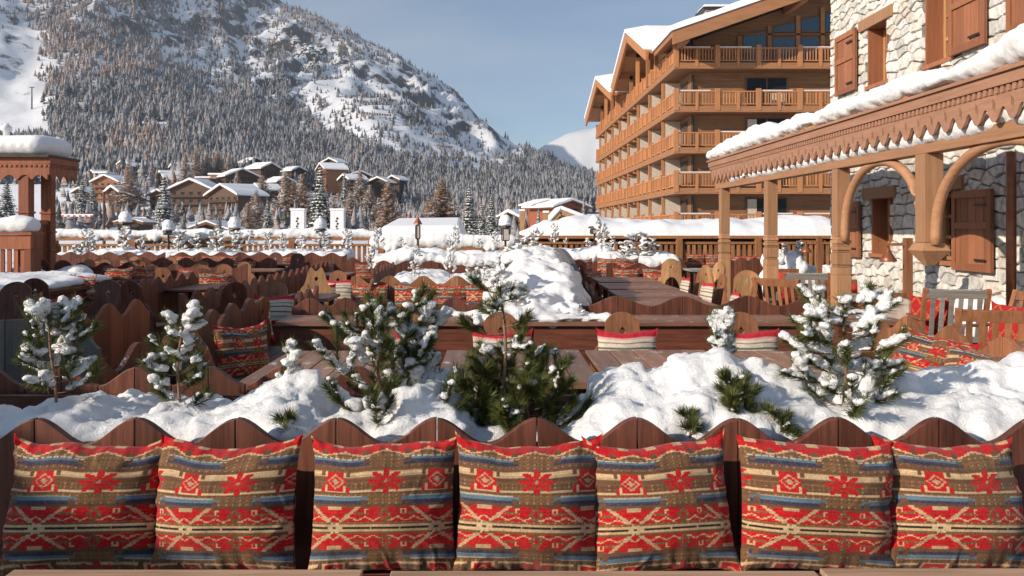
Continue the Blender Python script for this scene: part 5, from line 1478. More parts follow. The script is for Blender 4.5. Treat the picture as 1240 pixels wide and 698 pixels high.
km = cushion_mesh('cushion', .48, .44, .17, 70, kilim_cols, kilim_m, 31, ears=.03)
km2 = cushion_mesh('cushion', .50, .44, .17, 70, kilim_cols, kilim_m, 32, ears=.03)
kl = cushion_mesh('cushion', .48, .40, .15, 40, lambda u, v, s: kilim_cols(u, v, s, 44.), kilim_m, 33, ears=.02)
kl2 = cushion_mesh('cushion', .48, .40, .15, 40, lambda u, v, s: kilim_cols(u, 1-v*.9, s, 44.), kilim_m, 34, ears=.02)
sl_ = cushion_mesh('cushion', .46, .34, .13, 44, stripe_cols, stripe_m, 35, ears=.02)
# local front of a cushion is -y; turned so it faces into the booth
G = 'kilim cushions of the near booth'
cushion('kilim_cushion', km, (-1.85, 5.35, .46), PI/2, .3, 'shaded kilim cushion leaning on the left bench end, nearer of the pair', 'cushion', G, -.25)
cushion('kilim_cushion', km2, (-1.80, 5.95, .46), PI/2-.5, .15, 'kilim cushion with sunlit top at the left bench end, farther of the pair', 'cushion', G, .05)
cushion('kilim_cushion', km, (2.86, 5.60, .47), -.75, .45, 'sunlit kilim cushion slumped on the right bench end, farther of the pair', 'cushion', G, .22)
cushion('kilim_cushion', km2, (2.92, 5.02, .47), -.7, .62, 'sunlit kilim cushion slumped on the right bench end, nearer of the pair', 'cushion', G, .1)
# chairs at the far side of those tables
ch = chair_proto('honey wood chair with diamond cut out behind the widest pine', 'alpine chairs facing the near tables', w_chair, back_h=.93, w=.52)
ch.location = (XP(490, 6.35), 6.3, 0); CH = ch
GC = 'alpine chairs facing the near tables'; GS = 'striped cushions on the alpine chairs'
for px, l1, l2 in ((490, None, 'cream striped cushion behind the widest pine'), (608, 'honey wood chair with diamond cut out behind the tall pine leader', 'cream striped cushion behind the tall pine leader'),
                   (760, 'honey wood chair with diamond cut out seen whole at the centre right', 'cream striped cushion seen whole at the centre right'), (908, 'honey wood chair with diamond cut out behind the snow bunched little pine', 'cream striped cushion behind the snow bunched little pine')):
    if l1: dup(CH, (XP(px, 6.35), 6.3, 0), random.uniform(-.04, .04), l1, GC)
    cushion('striped_cushion', sl_, (XP(px, 6.3), 6.30, .47), 0, .12, l2, 'cushion', GS)
# long closed counters
def counter(x0, x1, y0, y1, label, group='long dark closed counters'):
    r = table(x0, x1, y0, y1, label, group, planks='X', nb=4, mat=w_tablex, name='long_counter', legs=False, cat='counter')
    m = MB(); z = .708
    for q in range(3): m.box(x0+.06, x1-.06, y0+.05, y0+.08, .04+q*.223, .04+(q+1)*.223-.005)
    m.box(x0+.06, x0+.09, y0+.082, y1-.05, .04, .70); m.box(x1-.09, x1-.06, y0+.082, y1-.05, .04, .70); m.build('panel', w_darkx, r)
    return r
counter(XP(333, 7.45), .25, 7.45, 8.05, 'long dark closed counter left of the great snow pile')
counter(.29, XP(975, 7.45), 7.45, 8.05, 'long dark closed counter right of the great snow pile')
G = 'scalloped benches of the middle rows'
bench(XP(585, 8.3)-XP(352, 8.3), 'scalloped bench back just behind the left long counter', G, ((XP(585, 8.3)+XP(352, 8.3))/2, 8.3, 0), PI, top=.90, per=.36, ph=.05)
bench(XP(978, 8.4)-XP(697, 8.4), 'dark scalloped bench back just behind the right long counter', G, ((XP(978, 8.4)+XP(697, 8.4))/2, 8.4, 0), PI, top=.905, per=.66, amp=.10, ph=.1)
bench(4.6, 'scalloped bench running away along the right side of the great snow pile', G, (1.13, 11.4, 0), PI/2, top=.93, per=.6)
bench(XP(600, 11.)-XP(425, 11.), 'scalloped bench with four kilim cushions in front of the snowy middle planter', G, ((XP(600, 11.)+XP(425, 11.))/2, 11.0, 0), 0, top=.96, per=.45, amp=.12, back_mat=w_chair)
GK = 'kilim cushions of the middle bench'
for px, me, l in ((447, kl, 'kilim cushion at the left end of the middle bench'), (499, kl2, 'second kilim cushion from left on the middle bench'), (546, kl, 'third kilim cushion from left on the middle bench'), (586, kl2, 'kilim cushion half hidden at the right end of the middle bench')):
    cushion('kilim_cushion', me, (XP(px, 10.8), 10.78, .46), random.uniform(-.1, .1), .2, l, 'cushion', GK)
# right booth: tables, chairs, cushions
for i, (y0, y1, xa, xb, l) in enumerate(((9.0, 9.95, 1.5, 2.45, 'nearest plank table of the right booth'), (10.0, 11.2, 1.52, 2.5, 'second plank table of the right booth'), (11.3, 12.5, 1.55, 2.52, 'third plank table of the right booth'), (12.7, 13.9, 1.6, 2.55, 'farthest plank table of the right booth'))):
    table(xa, xb, y0, y1, l, 'plank tables of the right booth', planks='X', nb=5, mat=w_tablex, z=.75+.006*i)
GR = 'alpine chairs of the right booth'
for i, (px, D, rz, l, l2) in enumerate(((866, 10.3, -PI/2-.15, 'side turned chair nearest in the right booth', 'striped cushion on the nearest side turned chair of the right booth'), (835, 11.9, -PI/2+.1, 'side turned chair in the middle of the right booth', 'striped cushion on the middle side turned chair of the right booth'),
                                 (811, 13.2, -PI/2, 'side turned chair farthest in the right booth', 'striped cushion on the farthest side turned chair of the right booth'))):
    x = XP(px, D)+.12; dup(CH, (x+.1, D, 0), rz, l, GR); cushion('striped_cushion', sl_, (x+.1, D, .47), rz, .15, l2, 'cushion', 'striped cushions of the right booth')
# bright chairs with arched cut-out behind
def arch_chair(label, loc, rz, group, mat=w_light, h=1.05):
    r = thing('arched_chair', label, 'chair', loc, rz, group)
    w = .56; m = MB(); m.box(-w/2+.02, w/2-.02, -.2, .2, .43, .465); m.build('seat', mat, r, world=False)
    xs = [-w/2+w*i/40 for i in range(41)]
    m = MB()
    m.board(xs, lambda x: .5+(h-.5)*dome(x, w*1.15), lambda x: (.42 if abs(x) > .15 else .42+.30*math.sqrt(max(0, 1-(x/.15)**2))), .03, lambda x, y, z: (x, .2+y+(z-.42)*.15, z), lambda x: (h-.15-(.03-abs(x)), h-.15+(.03-abs(x))) if abs(x) < .03 else None)
    m.build('backrest', mat, r, world=False)
    for sx in (-1, 1):
        for sy in (-1, 1): m = MB(); m.bar((sx*.17, sy*.14, .43), (sx*.23, sy*.2, 0), .035, .035); m.build('leg', mat, r, world=False)
    return r
GA = 'arch cut chairs by the pergola'
A1 = arch_chair('bright arch backed chair facing the farthest table of the right booth', (XP(818, 14.3), 14.5, 0), -.1, GA)
dup(A1, (XP(908, 10.9), 11.0, 0), PI*.9, 'bright arch backed chair between the first two pergola posts, near row', GA, None)
dup(A1, (XP(854, 13.3), 13.4, 0), -PI/2+.3, 'arch backed chair turned sideways left of the second pergola post', GA)
dup(A1, (XP(880, 12.2), 12.3, 0), PI/2+.2, 'arch backed chair turned sideways just before the first pergola post', GA)
# far end of the right booth
G2 = 'scalloped benches of the rear rows'
bench(XP(815, 15)-XP(735, 15), 'short bench with two kilim cushions at the far end of the right booth', G2, ((XP(815, 15)+XP(735, 15))/2, 15.1, 0), 0, top=.96, per=.5)
GF = 'kilim cushions at the far end of the right booth'
for px, y, me, l, D, rz in ((759, 0, kl, 'kilim cushion behind the farthest table of the right booth, left one', 14.9, 0), (795, 0, kl2, 'kilim cushion behind the farthest table of the right booth, right one', 14.9, 0),
                      (762, 0, kl2, 'kilim cushion standing higher behind the left one of the booth end', 16.4, .3), (737, 0, kl, 'kilim cushion on the rear bench beside the dark chair back', 16.6, -.2), (706, 0, kl2, 'kilim cushion at the rear corner next to the snow pile', 16.0, .4), (722, 0, kl, 'kilim cushion low at the left side of the booth end', 14.2, .8)):
    cushion('kilim_cushion', me, (XP(px, D), D, .47 if D < 16 else .60), rz, .2, l, 'cushion', GF)
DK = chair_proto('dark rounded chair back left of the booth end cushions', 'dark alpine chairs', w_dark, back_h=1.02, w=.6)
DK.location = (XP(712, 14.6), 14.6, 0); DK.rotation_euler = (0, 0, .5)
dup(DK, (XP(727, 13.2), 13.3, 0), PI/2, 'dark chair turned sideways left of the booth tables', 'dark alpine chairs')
bench(XP(948, 18.6)-XP(880, 18.6), 'tall backed bench of upright boards between the first two pergola posts', G2, ((XP(948, 18.6)+XP(880, 18.6))/2, 18.6, 0), PI, top=.93, per=.32, amp=.07)
bench(XP(880, 21)-XP(800, 21), 'rear bench with two red cushions left of the first pergola post', G2, ((XP(880, 21)+XP(800, 21))/2, 21, 0), 0, top=.85, per=.4)
for px, D, l in ((843, 20.7, 'red kilim cushion on the rear bench, left of the first pergola post'), (866, 20.7, 'red kilim cushion touching the first pergola post'), (898, 19.2, 'red kilim cushion peeking over the tall backed bench, left one'), (912, 19.2, 'red kilim cushion peeking over the tall backed bench, right one'), (924, 19.2, 'kilim cushion peeking over the right end of the tall backed bench')):
    cushion('kilim_cushion', kl, (XP(px, D), D, .55), 0, .1, l, 'cushion', 'red cushions before the rear balustrade', 0)
table(XP(832, 17), XP(872, 17), 16.6, 17.4, 'small grey table behind the booth, left of the first pergola post', None, planks='X', nb=4, mat=w_greyx)
# ------------------------------------------------------------ seating under and beside the pergola
def round_table(label, x, y, R, group='grey round tables by the stone house'):
    r = thing('round_table', label, 'table', (x, y, 0), 0, group)
    m = MB(); n = 7
    for i in range(n):
        a = -R+2*R*i/n; c = -R+2*R*(i+1)/n; mid = lambda t: math.sqrt(max(.0001, R*R-t*t))
        m.add([(x+a+.004, y-mid(a)*.92-.02, .71), (x+c-.004, y-mid(c)*.92-.02, .71), (x+c-.004, y+mid(c)*.92+.02, .71), (x+a+.004, y+mid(a)*.92+.02, .71),
               (x+a+.004, y-mid(a)*.92-.02, .75), (x+c-.004, y-mid(c)*.92-.02, .75), (x+c-.004, y+mid(c)*.92+.02, .75), (x+a+.004, y+mid(a)*.92+.02, .75)], [(0, 3, 2, 1), (4, 5, 6, 7), (0, 1, 5, 4), (1, 2, 6, 5), (2, 3, 7, 6), (3, 0, 4, 7)])
    m.build('tabletop', w_greyx, r)
    for sx, sy in ((-1, -1), (1, -1), (-1, 1), (1, 1)):
        m = MB(); m.box(x+sx*R*.5-.035, x+sx*R*.5+.035, y+sy*R*.5-.035, y+sy*R*.5+.035, 0, .709); m.build('leg', w_grey, r)
round_table('grey round table with thin snow between pergola post and copper lamp', XP(1065, 10.2), 10.2, .48)
round_table('grey round table behind the second pergola post', XP(922, 13.4), 13.4, .42)
AC = armchair_proto('honey slatted armchair with its back to us right of the snowy armchair', 'slatted armchairs by the stone house', w_chair)
AC.location = (XP(1190, 6.7), 6.55, 0); AC.rotation_euler = (0, 0, PI-.25-PI)
AC.rotation_euler = (0, 0, 2.75)
AG = armchair_proto('weathered armchair with snow between its slats beside the stone wall', 'slatted armchairs by the stone house', w_chair, w_greyx)
AG.location = (XP(1140, 8.8), 8.7, 0); AG.rotation_euler = (0, 0, 2.9)
GA2 = 'slatted armchairs by the stone house'
dup(AG, (XP(976, 11.6), 11.7, 0), 2.9, 'weathered slatted armchair between the second and third pergola posts', GA2)
dup(AC, (XP(957, 10.3), 10.3, 0), 2.3, 'honey slatted armchair just left of the third pergola post', GA2)
dup(AC, (XP(1238, 7.7), 7.8, 0), PI+1.9, 'honey armchair with red cushion at the right edge of the view', GA2)
redc = cushion_mesh('cushion', .46, .42, .15, 40, lambda u, v, s: np.where((np.abs(((u*3+v*2) % 1)-.5) < .06)[..., None] | (np.abs(((u*3-v*2) % 1)-.5) < .05)[..., None], np.array((.34, .12, .05)), np.array((.33, .016, .016)))*(.85+.3*np.random.RandomState(s).rand(*u.shape))[..., None], kilim_m, 36, ears=.02)
GQ = 'red cushions in the lounge seats'
cushion('red_cushion', redc, (XP(1228, 7.6)+.02, 7.7, .47), -1.1, .25, 'red patterned cushion at the right edge of the view', 'cushion', GQ)
cushion('red_cushion', redc, (XP(1112, 9.0), 8.75, .45), -.9, .1, 'red cushion beside the snowy weathered armchair', 'cushion', GQ)
cushion('red_cushion', redc, (XP(965, 11.3), 11.35, .44), .7, .3, 'dark red cushion between the two armchairs left of the third pergola post', 'cushion', GQ)
def sofa(label, x0, x1, y, rz=0):
    r = thing('lounge_sofa', label, 'sofa', ((x0+x1)/2, y, 0), 0, 'lounge sofas by the stone house')
    m = MB(); m.box(x0, x1, y, y+.04, .1, .86); m.box(x0, x0+.05, y-.6, y-.003, .1, .62); m.box(x1-.05, x1, y-.6, y-.003, .1, .62); m.build('frame', w_chair, r, bevel=.006)
    m = MB(); m.box(x0+.06, x1-.06, y-.6, y-.01, .28, .46); m.build('seat_pad', plaster, r, bevel=.04)
    m = MB(); m.box(x0+.05, x1-.05, y-.16, y-.004, .47, .80); m.build('back_pad', redcloth if 'with red' in label else plaster, r, bevel=.05)
sofa('lounge sofa with red back pad behind the third pergola post', XP(1001, 11.6), XP(1046, 11.6), 11.8)
sofa('lounge sofa with cream seat left of the snowy weathered armchair', XP(1060, 9.3), XP(1108, 9.3), 9.4)
sofa('lounge sofa with red back before the snow heap at the right rear', XP(945, 14.5), XP(978, 14.5), 14.9)
def gallows_lamp(label, x, y, zt):
    r = thing('gallows_lamp', label, 'lamp', (x, y, 0))
    m = MB(); m.box(x-.045, x+.045, y-.045, y+.045, 0, zt); m.build('post', w_chair, r, bevel=.006)
    m = MB(); m.box(x-.36, x-.046, y-.02, y+.02, zt-.10, zt-.065); m.box(x+.046, x+.12, y-.02, y+.02, zt-.10, zt-.065); m.build('arm', w_chair, r)
    m = MB(); m.lathe((x-.25, y, zt-.30), [(.10, 0), (.105, .012), (.075, .06), (.045, .11), (.02, .15), (.008, .20)], 16); m.build('shade', copper, r, smooth=True)
gallows_lamp('copper bell lamp hanging from a small wooden post before the stone wall', XP(1104, 10.4), 10.5, 1.47)
gallows_lamp('copper bell lamp on a post right of the second pergola post', XP(992, 16), 16, 1.42)
table(3.1, 3.75, 7.5, 8.4, 'dark table with a line of snow under the third pergola post', None, planks='X', nb=4, mat=w_tablex, apron=.3)
table(XP(1215, 6.), XP(1300, 6.), 5.2, 6.2, 'brown table edge behind the pale bench at the right edge', None, planks='X', nb=4, mat=w_table)
def heap(label, pts, org, voxel=.03, amp=.03, freq=4.):
    r = thing('snow_heap', label, 'snow heap', org); blobs('snow', pts, voxel, snow_near, r, org=org, amp=amp, freq=freq, amp2=.008); return r
rs = random.Random(5)
heap('snow heap against the foot of the stone wall', [(6.15+rs.uniform(-.12, .1), 9.6+i*.08, .25+.25*math.sin(i*.6)**2, .18, .15, .28) for i in range(16)]+[(6.2, 10.2, .55, .15, .25, .2)], (6.1, 10., 0))
heap('snow heap at the wall behind the copper bell lamp', [(6.15+rs.uniform(-.1, .1), 11.2+i*.1, .2, .16, .15, .25+.1*math.sin(i)) for i in range(20)], (6.1, 12, 0))
heap('snow heap loaded on shrubs right of the second pergola post', [(XP(940+i*7, 18)+rs.uniform(-.1, .1), 18+rs.uniform(-.3, .3), .75+.30*math.sin(i*.55+.4)*max(0, 1-i/10)-.03*i, .2, .2, .2) for i in range(11)]+[(XP(935+i*8, 18), 18, .4, .3, .3, .4) for i in range(11)], (6.6, 18, 0))
heap('thin snow strip left on the dark table under the third post', [(3.15+i*.06, 8.2+.05*math.sin(i), .765, .07, .10, .02) for i in range(10)], (3.4, 8.2, .75), .012, .003)
# ------------------------------------------------------------ great snow pile in the central planter
cp = thing('planter', 'great snow pile on the central planter running away between the booths', 'planter', (.4, 10.5, 0))
m = MB(); m.box(-.35, 1.05, 8.55, 14.4, .05, .62); m.build('box', w_darkx, cp)
m = MB(); xs = [14.0+0]; 
# dark curved slab on its right flank
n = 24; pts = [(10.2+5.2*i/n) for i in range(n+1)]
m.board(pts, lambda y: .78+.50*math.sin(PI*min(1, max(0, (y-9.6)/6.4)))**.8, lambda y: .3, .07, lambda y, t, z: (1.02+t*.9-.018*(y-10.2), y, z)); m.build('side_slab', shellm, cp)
rs = random.Random(21); bl = []
def ptop(y): return float(np.interp(y, [7.5, 7.9, 8.5, 9.2, 10.0, 10.8, 11.6, 13, 14.4], [.80, .90, 1.06, 1.24, 1.34, 1.32, 1.16, .95, .85]))
y = 7.55
while y < 14.4:
    zt = ptop(y); x0 = -.18+(.1 if y > 9 else 0); x1 = min(.98, .30+(y-7.2)*.9) if y > 7.9 else .98
    x0 = -.04; x1 = .95 if y < 13 else .8
    for q in range(7):
        x = rs.uniform(x0, x1); e = min(x-x0, x1-x)/(x1-x0)*2; z = .76+(zt-.80)*min(1, e*1.5)**.7*rs.uniform(.8, 1.05) if y < 8.5 else .62+(zt-.66)*min(1, e*1.6+.1)**.6*rs.uniform(.85, 1.05)
        R = rs.uniform(.07, .15) if y > 8.5 else rs.uniform(.03, .06); bl.append((x, y+rs.uniform(-.05, .05), z-R*.6, R*1.2, R*1.2, R))
    if y > 8.5:
        bl.append(((x0+x1)/2, y, .55+(zt-.55)*.42, (x1-x0)*.52, .2, (zt-.6)*.55))
    else: bl.append(((x0+x1)/2-.05, y, .775, (x1-x0)*.48, .13, max(.03, (zt-.78)*.55)))
    y += .11
for i in range(26): bl.append((rs.uniform(-.2, 1.0), rs.uniform(7.52, 8.0), .77, .10, .09, .045))
for i in range(22): bl.append((rs.uniform(-.9, -.05), rs.uniform(7.9, 8.1), .765, .08, .05, .025))
blobs('snow', bl, .03, snow_near, cp, org=cp.location, amp=.045, freq=4.5, amp2=.012)
# middle planter behind the middle bench
mp = thing('planter', 'snow covered planter behind the bench with four kilim cushions', 'planter', (-.9, 12.2, 0))
x0, x1 = XP(452, 12.), XP(720, 12.)*.35
m = MB(); m.box(x0, x1, 11.15, 13.4, .05, .75); m.build('box', w_darkx, mp)
bl = []; y = 11.3
while y < 13.4:
    x = x0+.05
    while x < x1:
        zt = .74+.18*float(np.interp((x-x0)/(x1-x0), [0, .12, .3, .5, .75, 1], [-.2, .5, .9, .35, .9, 1.]))+.06*rs.random()
        bl.append((x, y, zt-.12, .16, .16, .13)); x += .14
    y += .2
blobs('snow', bl, .035, snow_near, mp, org=mp.location, amp=.05, freq=3., amp2=.01)
# rear planters with snow
def rear_planter(a, b, D, zt, label, dep=.9, seed=1, scal=None, rid=.16):
    x0, x1 = XP(a, D), XP(b, D); r = thing('planter', label, 'planter', ((x0+x1)/2, D+dep/2, 0), 0, 'rear snow covered planters')
    m = MB(); m.box(x0, x1, D+.05, D+dep, .05, zt-.30); m.build('box', w_darkx, r)
    m = MB(); scallop_planks(m, x0, x1, .05, zt-.16, .09, .42, .04, idn, y0=D); m.build('front_board', w_dark, r)
    q = random.Random(seed); bl = []; x = x0
    while x < x1:
        h = zt+rid*noise.noise(Vector((x*.8, seed, 0)))+.06*noise.noise(Vector((x*3, seed, 3)))
        for y in (D+.18, D+.5, D+dep-.1): bl.append((x+q.uniform(-.05, .05), y, h-.2+(.06 if y > D+.3 else 0), .2, .24, .19))
        x += .17
    blobs('snow', bl, .045, snow_mid, r, org=r.location, amp=.06, freq=2.5, amp2=.01)
rear_planter(75, 215, 22.5, .96, 'rear planter with snow at the far left before the balustrade', seed=1)
rear_planter(216, 420, 22.3, .96, 'rear planter with snow and frosted pines left of the centre', seed=2)
rear_planter(455, 620, 20.0, 1.0, 'rear planter with smooth snow and wavy front board at the centre', seed=3)
rear_planter(620, 735, 21.0, 1.08, 'rear planter with snow behind the great snow pile', seed=4)
rear_planter(736, 815, 19.5, .98, 'rear planter with bright snow laden bush right of the snow pile', seed=5, rid=.1)
# mid-distance pines: three grown kinds, then copies
KP = [pine('', (0, 0, 0), .62, .26, 15, 60+i, snow=.8, needle_l=.06, tufts=.7, fine=True, bare=.05, up=.35, green=False, voxel=.012, name='dwarf_pine', fat=1.35) for i in range(3)]
used = [0, 0, 0]
def mp_(px, yb, yt, D, label, kind, wide=1., group='snow laden dwarf pines in the planters'):
    a = P(px, yb, D); s = (yb-yt)/1000*D/.62; k = KP[kind]
    sc = (s*wide, s*wide, s)
    if not used[kind]:
        used[kind] = 1; k.location = a; k.scale = sc; k['label'] = label; k['group'] = group; return k
    return dup(k, a, px*.9, label, group, sc)
MP = [(603, 372, 318, 8.3, 'snow furred pine at the left foot of the great snow pile', 0, 1.2), (585, 352, 320, 9.2, 'snow furred pine behind the left foot of the great snow pile', 1, 1.3), (625, 372, 342, 8.0, 'low snow furred pine spilling over the counter edge', 2, 1.6),
      (633, 325, 290, 12.5, 'snow plastered pine on the rear left of the great snow pile', 0, 1.2), (648, 312, 280, 13.2, 'highest snow plastered pine at the rear of the great snow pile', 1, 1.), (617, 330, 300, 13., 'round snow plastered pine left of the rear pile', 2, 1.5),
      (660, 352, 330, 9.6, 'green flecked sprig half way up the great snow pile, left one', 2, 1.), (683, 352, 325, 9.3, 'green flecked sprig half way up the great snow pile, right one', 0, .9), (702, 388, 370, 7.8, 'small sprig at the front right of the great snow pile', 1, .9), (676, 388, 374, 7.7, 'small sprig at the front of the great snow pile', 2, .9),
      (545, 336, 292, 12., 'slim snowy pine rising from the middle planter', 0, .6), (502, 342, 318, 11.4, 'green dwarf pine at the front of the middle planter', 1, 1.1), (450, 332, 300, 12.6, 'narrow snow coated pine at the left end of the middle planter', 2, .7), (567, 342, 326, 11.3, 'tiny dark pine between two lit planks of the middle bench', 1, 1.),
      (107, 312, 281, 22., 'dark frosted pine at the left end of the rear planters', 0, 1.2), (92, 314, 296, 22, 'low frosted bush right of the kiosk', 2, 1.6), (152, 306, 278, 23, 'snow balled bush under the leftmost lantern', 1, 1.1), (172, 306, 286, 23, 'snow balled bush right of the leftmost lantern', 2, 1.3),
      (217, 305, 281, 22.6, 'frosted pine in the rear planter above the dark round table', 0, 1.3), (240, 304, 284, 22.7, 'frosted bush beside the rear lantern', 2, 1.4), (262, 307, 280, 22.5, 'dark frosted bush with a red light in the rear planter', 1, 1.3), (286, 304, 282, 22.6, 'frosted bush left of the second lantern', 0, 1.2),
      (304, 302, 280, 22.8, 'white bush right of the second lantern', 2, 1.), (325, 304, 283, 22.6, 'narrow frosted pine left of the third lantern', 0, 1.), (343, 303, 284, 22.6, 'snow topped narrow bush in the rear planter', 1, .9), (366, 303, 286, 22.6, 'wide frosted bush below the third lantern', 2, 1.5), (392, 306, 284, 22.5, 'wide frosted bush right of the third lantern', 1, 1.6),
      (421, 304, 280, 22.4, 'green brown bush at the right end of the left balustrade', 0, 1.2), (458, 304, 279, 21, 'tall dark frosted pine left of the pointed lantern', 0, 1.), (505, 312, 298, 20, 'small green pine below the pointed lantern', 2, 1.), (552, 300, 276, 21, 'thin snow rimmed pine at the mid balustrade', 1, .8), (486, 299, 288, 21, 'flat frosted bush left of the pointed lantern', 2, 1.4),
      (600, 300, 282, 20.5, 'snow rimmed bush right of the fourth lantern', 1, 1.), (580, 303, 290, 20.5, 'snow rimmed bush below the mid balustrade', 2, 1.3), (672, 298, 273, 21, 'dark flecked snowy pine behind the grey slab', 0, .9), (686, 298, 288, 21, 'small snow ball bush right of the grey slab', 2, 1.), (711, 303, 289, 20.5, 'snow ball bush left of the rightmost lantern', 2, 1.2),
      (728, 306, 272, 20.3, 'tall snowy pine under the rightmost lantern', 1, .9), (741, 306, 288, 20.2, 'snow ball bush right of the rightmost lantern', 0, 1.1), (771, 315, 284, 19.8, 'large snow laden bush before the right balustrade', 1, 1.7), (790, 316, 290, 19.8, 'snow laden bush with green tips before the right balustrade', 2, 1.5), (757, 314, 294, 19.8, 'snow laden bush at the left of the large one', 0, 1.4),
      (968, 312, 293, 17.8, 'snow ball pine on the heap right of the second pergola post', 1, 1.2), (950, 314, 297, 17.8, 'dark flecked pine on the heap right of the second pergola post', 0, 1.1)]
for a in MP: mp_(*a)
# ------------------------------------------------------------ snow capped lanterns
def lantern(label, px, yt, yb, D, cap=True, base=0.):
    c = P(px, yt, D); x = c.x; r = thing('garden_lantern', label, 'lantern', (x, D, 0), 0, 'lanterns along the rear balustrade')
    zt = c.z; zl = HZ-(yb-276)/1000*D; s = D/24
    top = zt-(.38*s if cap else .34*s)
    m = MB(); m.tube([(x, D, 0), (x, D, zl)], .03, 8); m.build('pole', metal_dark, r)
    m = MB(); w = (.11 if cap else .06)*s
    m.box(x-w, x+w, D-w, D+w, zl, zl+.03); m.box(x-w, x+w, D-w, D+w, top-.03, top)
    for a in (-1, 1):
        for b_ in (-1, 1): m.box(x+a*w-.012, x+a*w+.012, D+b_*w-.012, D+b_*w+.012, zl+.031, top-.031)
    m.build('frame', metal_dark, r)
    m = MB(); m.box(x-w*.8, x+w*.8, D-w*.8, D+w*.8, zl+.031, top-.031); m.build('glass', plaster_pale, r)
    m = MB(); m.lathe((x, D, top), [((.19 if cap else .13)*s, .002), ((.18 if cap else .12)*s, .03), (.05*s, .16*s), (.02, .20*s)]+([(.012, .34*s)] if not cap else []), 8); m.build('lantern_roof', copper if not cap else metal_dark, r)
    if cap: blobs('snow', [(x, D, top+.19*s, .19*s, .19*s, .16*s), (x, D, top+.10*s, .20*s, .20*s, .08*s), (x, D, top+.28*s, .15*s, .15*s, .11*s)], .02, snow_mid, r, org=r.location, amp=.02, freq=4)
for a in (('leftmost snow capped lantern, above the left balustrade', 152, 256, 284, 24), ('second snow capped lantern, left of the white pillars', 284, 263, 284, 23.6), ('third snow capped lantern, between the white pillars', 388, 264, 283, 23.6),
          ('fourth snow capped lantern with square snow block, at the end of the mid balustrade', 612, 260, 292, 23), ('rightmost snow capped lantern before the hotel', 720, 261, 284, 23), ('lantern beside the bushes right of the leftmost one', 204, 266, 285, 24.3)): lantern(*a)
lantern('pointed copper lantern without snow above the mid balustrade', 506, 258, 290, 21.5, False)

# ------------------------------------------------------------ left field of tables, benches and chairs
GD = 'dark alpine chairs of the left field'; GB = 'scalloped benches of the left field'; GT = 'dark tables of the left field'
# grey weathered partition and the red bench end beside it
r = thing('grey_partition', 'grey weathered board partition with a stepped end at the left edge', 'partition', (-3.8, 6.2, 0))
def slant(mb, a, c, ztf, y_th, z0=.05, k=5):
    a = Vector(a); c = Vector(c); d = (c-a); L = d.length; d.normalize(); nrm = Vector((-d.y, d.x, 0))
    n_ = max(1, int(L/.32))
    for i in range(n_):
        s0 = L*i/n_+.003; s1 = L*(i+1)/n_-.003; xs = [s0+(s1-s0)*j/8 for j in range(9)]
        mb.board(xs, ztf, lambda s: z0, y_th, lambda s, t, z: (a.x+d.x*s+nrm.x*t, a.y+d.y*s+nrm.y*t, z))
m = MB(); slant(m, (-3.55, 5.2, 0), (XP(90, 5.5), 5.5, 0), lambda s: 1.00, .04); m.build('panel', w_grey, r)
m = MB(); L = XP(125, 5.6)-XP(90, 5.5); xs = [XP(91, 5.5)+L*i/14 for i in range(15)]
m.board(xs, lambda x: 1.0-.05-.16*sm((x-XP(92, 5.5))/L), lambda x: .05, .04, lambda x, t, z: (x, 5.52+t, z)); m.build('stepped_panel', w_grey, r)
bench(1.25, 'red brown bench running away with three tall waves beside the grey partition', GB, (XP(122, 6.6), 6.75, 0), PI/2-.12, top=.98, amp=.12, per=.42, back_mat=w_kiosk, depth=.46)
b_l = [((-4.2, 13.4), 4.5, 0, 'bench seen over the round dark table, left field'), ]
for (xa, xb, D, rz, l, tp, pr) in ((64, 200, 21.3, 0, 'rearmost bench at the far left under the snowy planter', .98, .5), (205, 330, 21.0, 0, 'rearmost bench in the middle of the left field', .98, .5), (335, 420, 20.6, 0, 'rearmost bench right of the left field below the wide frosted bush', .98, .5),
                            (85, 210, 18.3, 0, 'second rearmost bench at the far left', .95, .45), (215, 335, 18.0, 0, 'second rearmost bench in the middle of the left field', .95, .45),
                            (80, 175, 16.2, PI, 'third rearmost bench behind the snow covered counter', .92, .45), (182, 300, 15.6, PI, 'third rearmost bench over the dark round table', .92, .45),
                            (46, 100, 13.0, PI, 'bench whose wave tops stick up behind the snow covered counter', .93, .5), (215, 272, 13.2, 0, 'lit bench with pink cushion behind the dark round table', .96, .5),
                            (455, 530, 17.6, 0, 'low dark bench in front of the central rear planter', .90, .5), (404, 450, 16.6, 0, 'reddish board bench left of the central rear planter', 1.0, .4)):
    x0, x1 = XP(xa, D), XP(xb, D); bench(x1-x0, l, GB, ((x0+x1)/2, D, 0), rz, top=tp, per=pr, bevel=0)
for i, (X, Y, L, rz, l) in enumerate(((-3.15, 9.6, 2.6, PI/2, 'dark high bench running away left of the striped cushions, near part'), (-3.2, 12.6, 2.8, PI/2, 'dark high bench running away left of the pointed chair'), (-3.3, 15.8, 2.6, PI/2, 'dark high bench running away at the rear of the left field'),
                               (-4.6, 11.6, 2.2, -PI/2, 'dark high bench running away left of the aisle'), (-1.95, 14.6, 2.8, PI/2, 'board bench running away behind the pointed chair'), (-2.02, 9.0, .9, PI/2, 'short bench end beside the leftmost striped cushion'))):
    bench(L, l, GB, (X, Y, 0), rz, top=.94, per=.42, amp=.10, bevel=0)
bench(1.9, 'shaded bench end at the left end of the long counter', GB, (-2.25, 7.1, 0), PI/2, top=.95, per=.5, bevel=0)
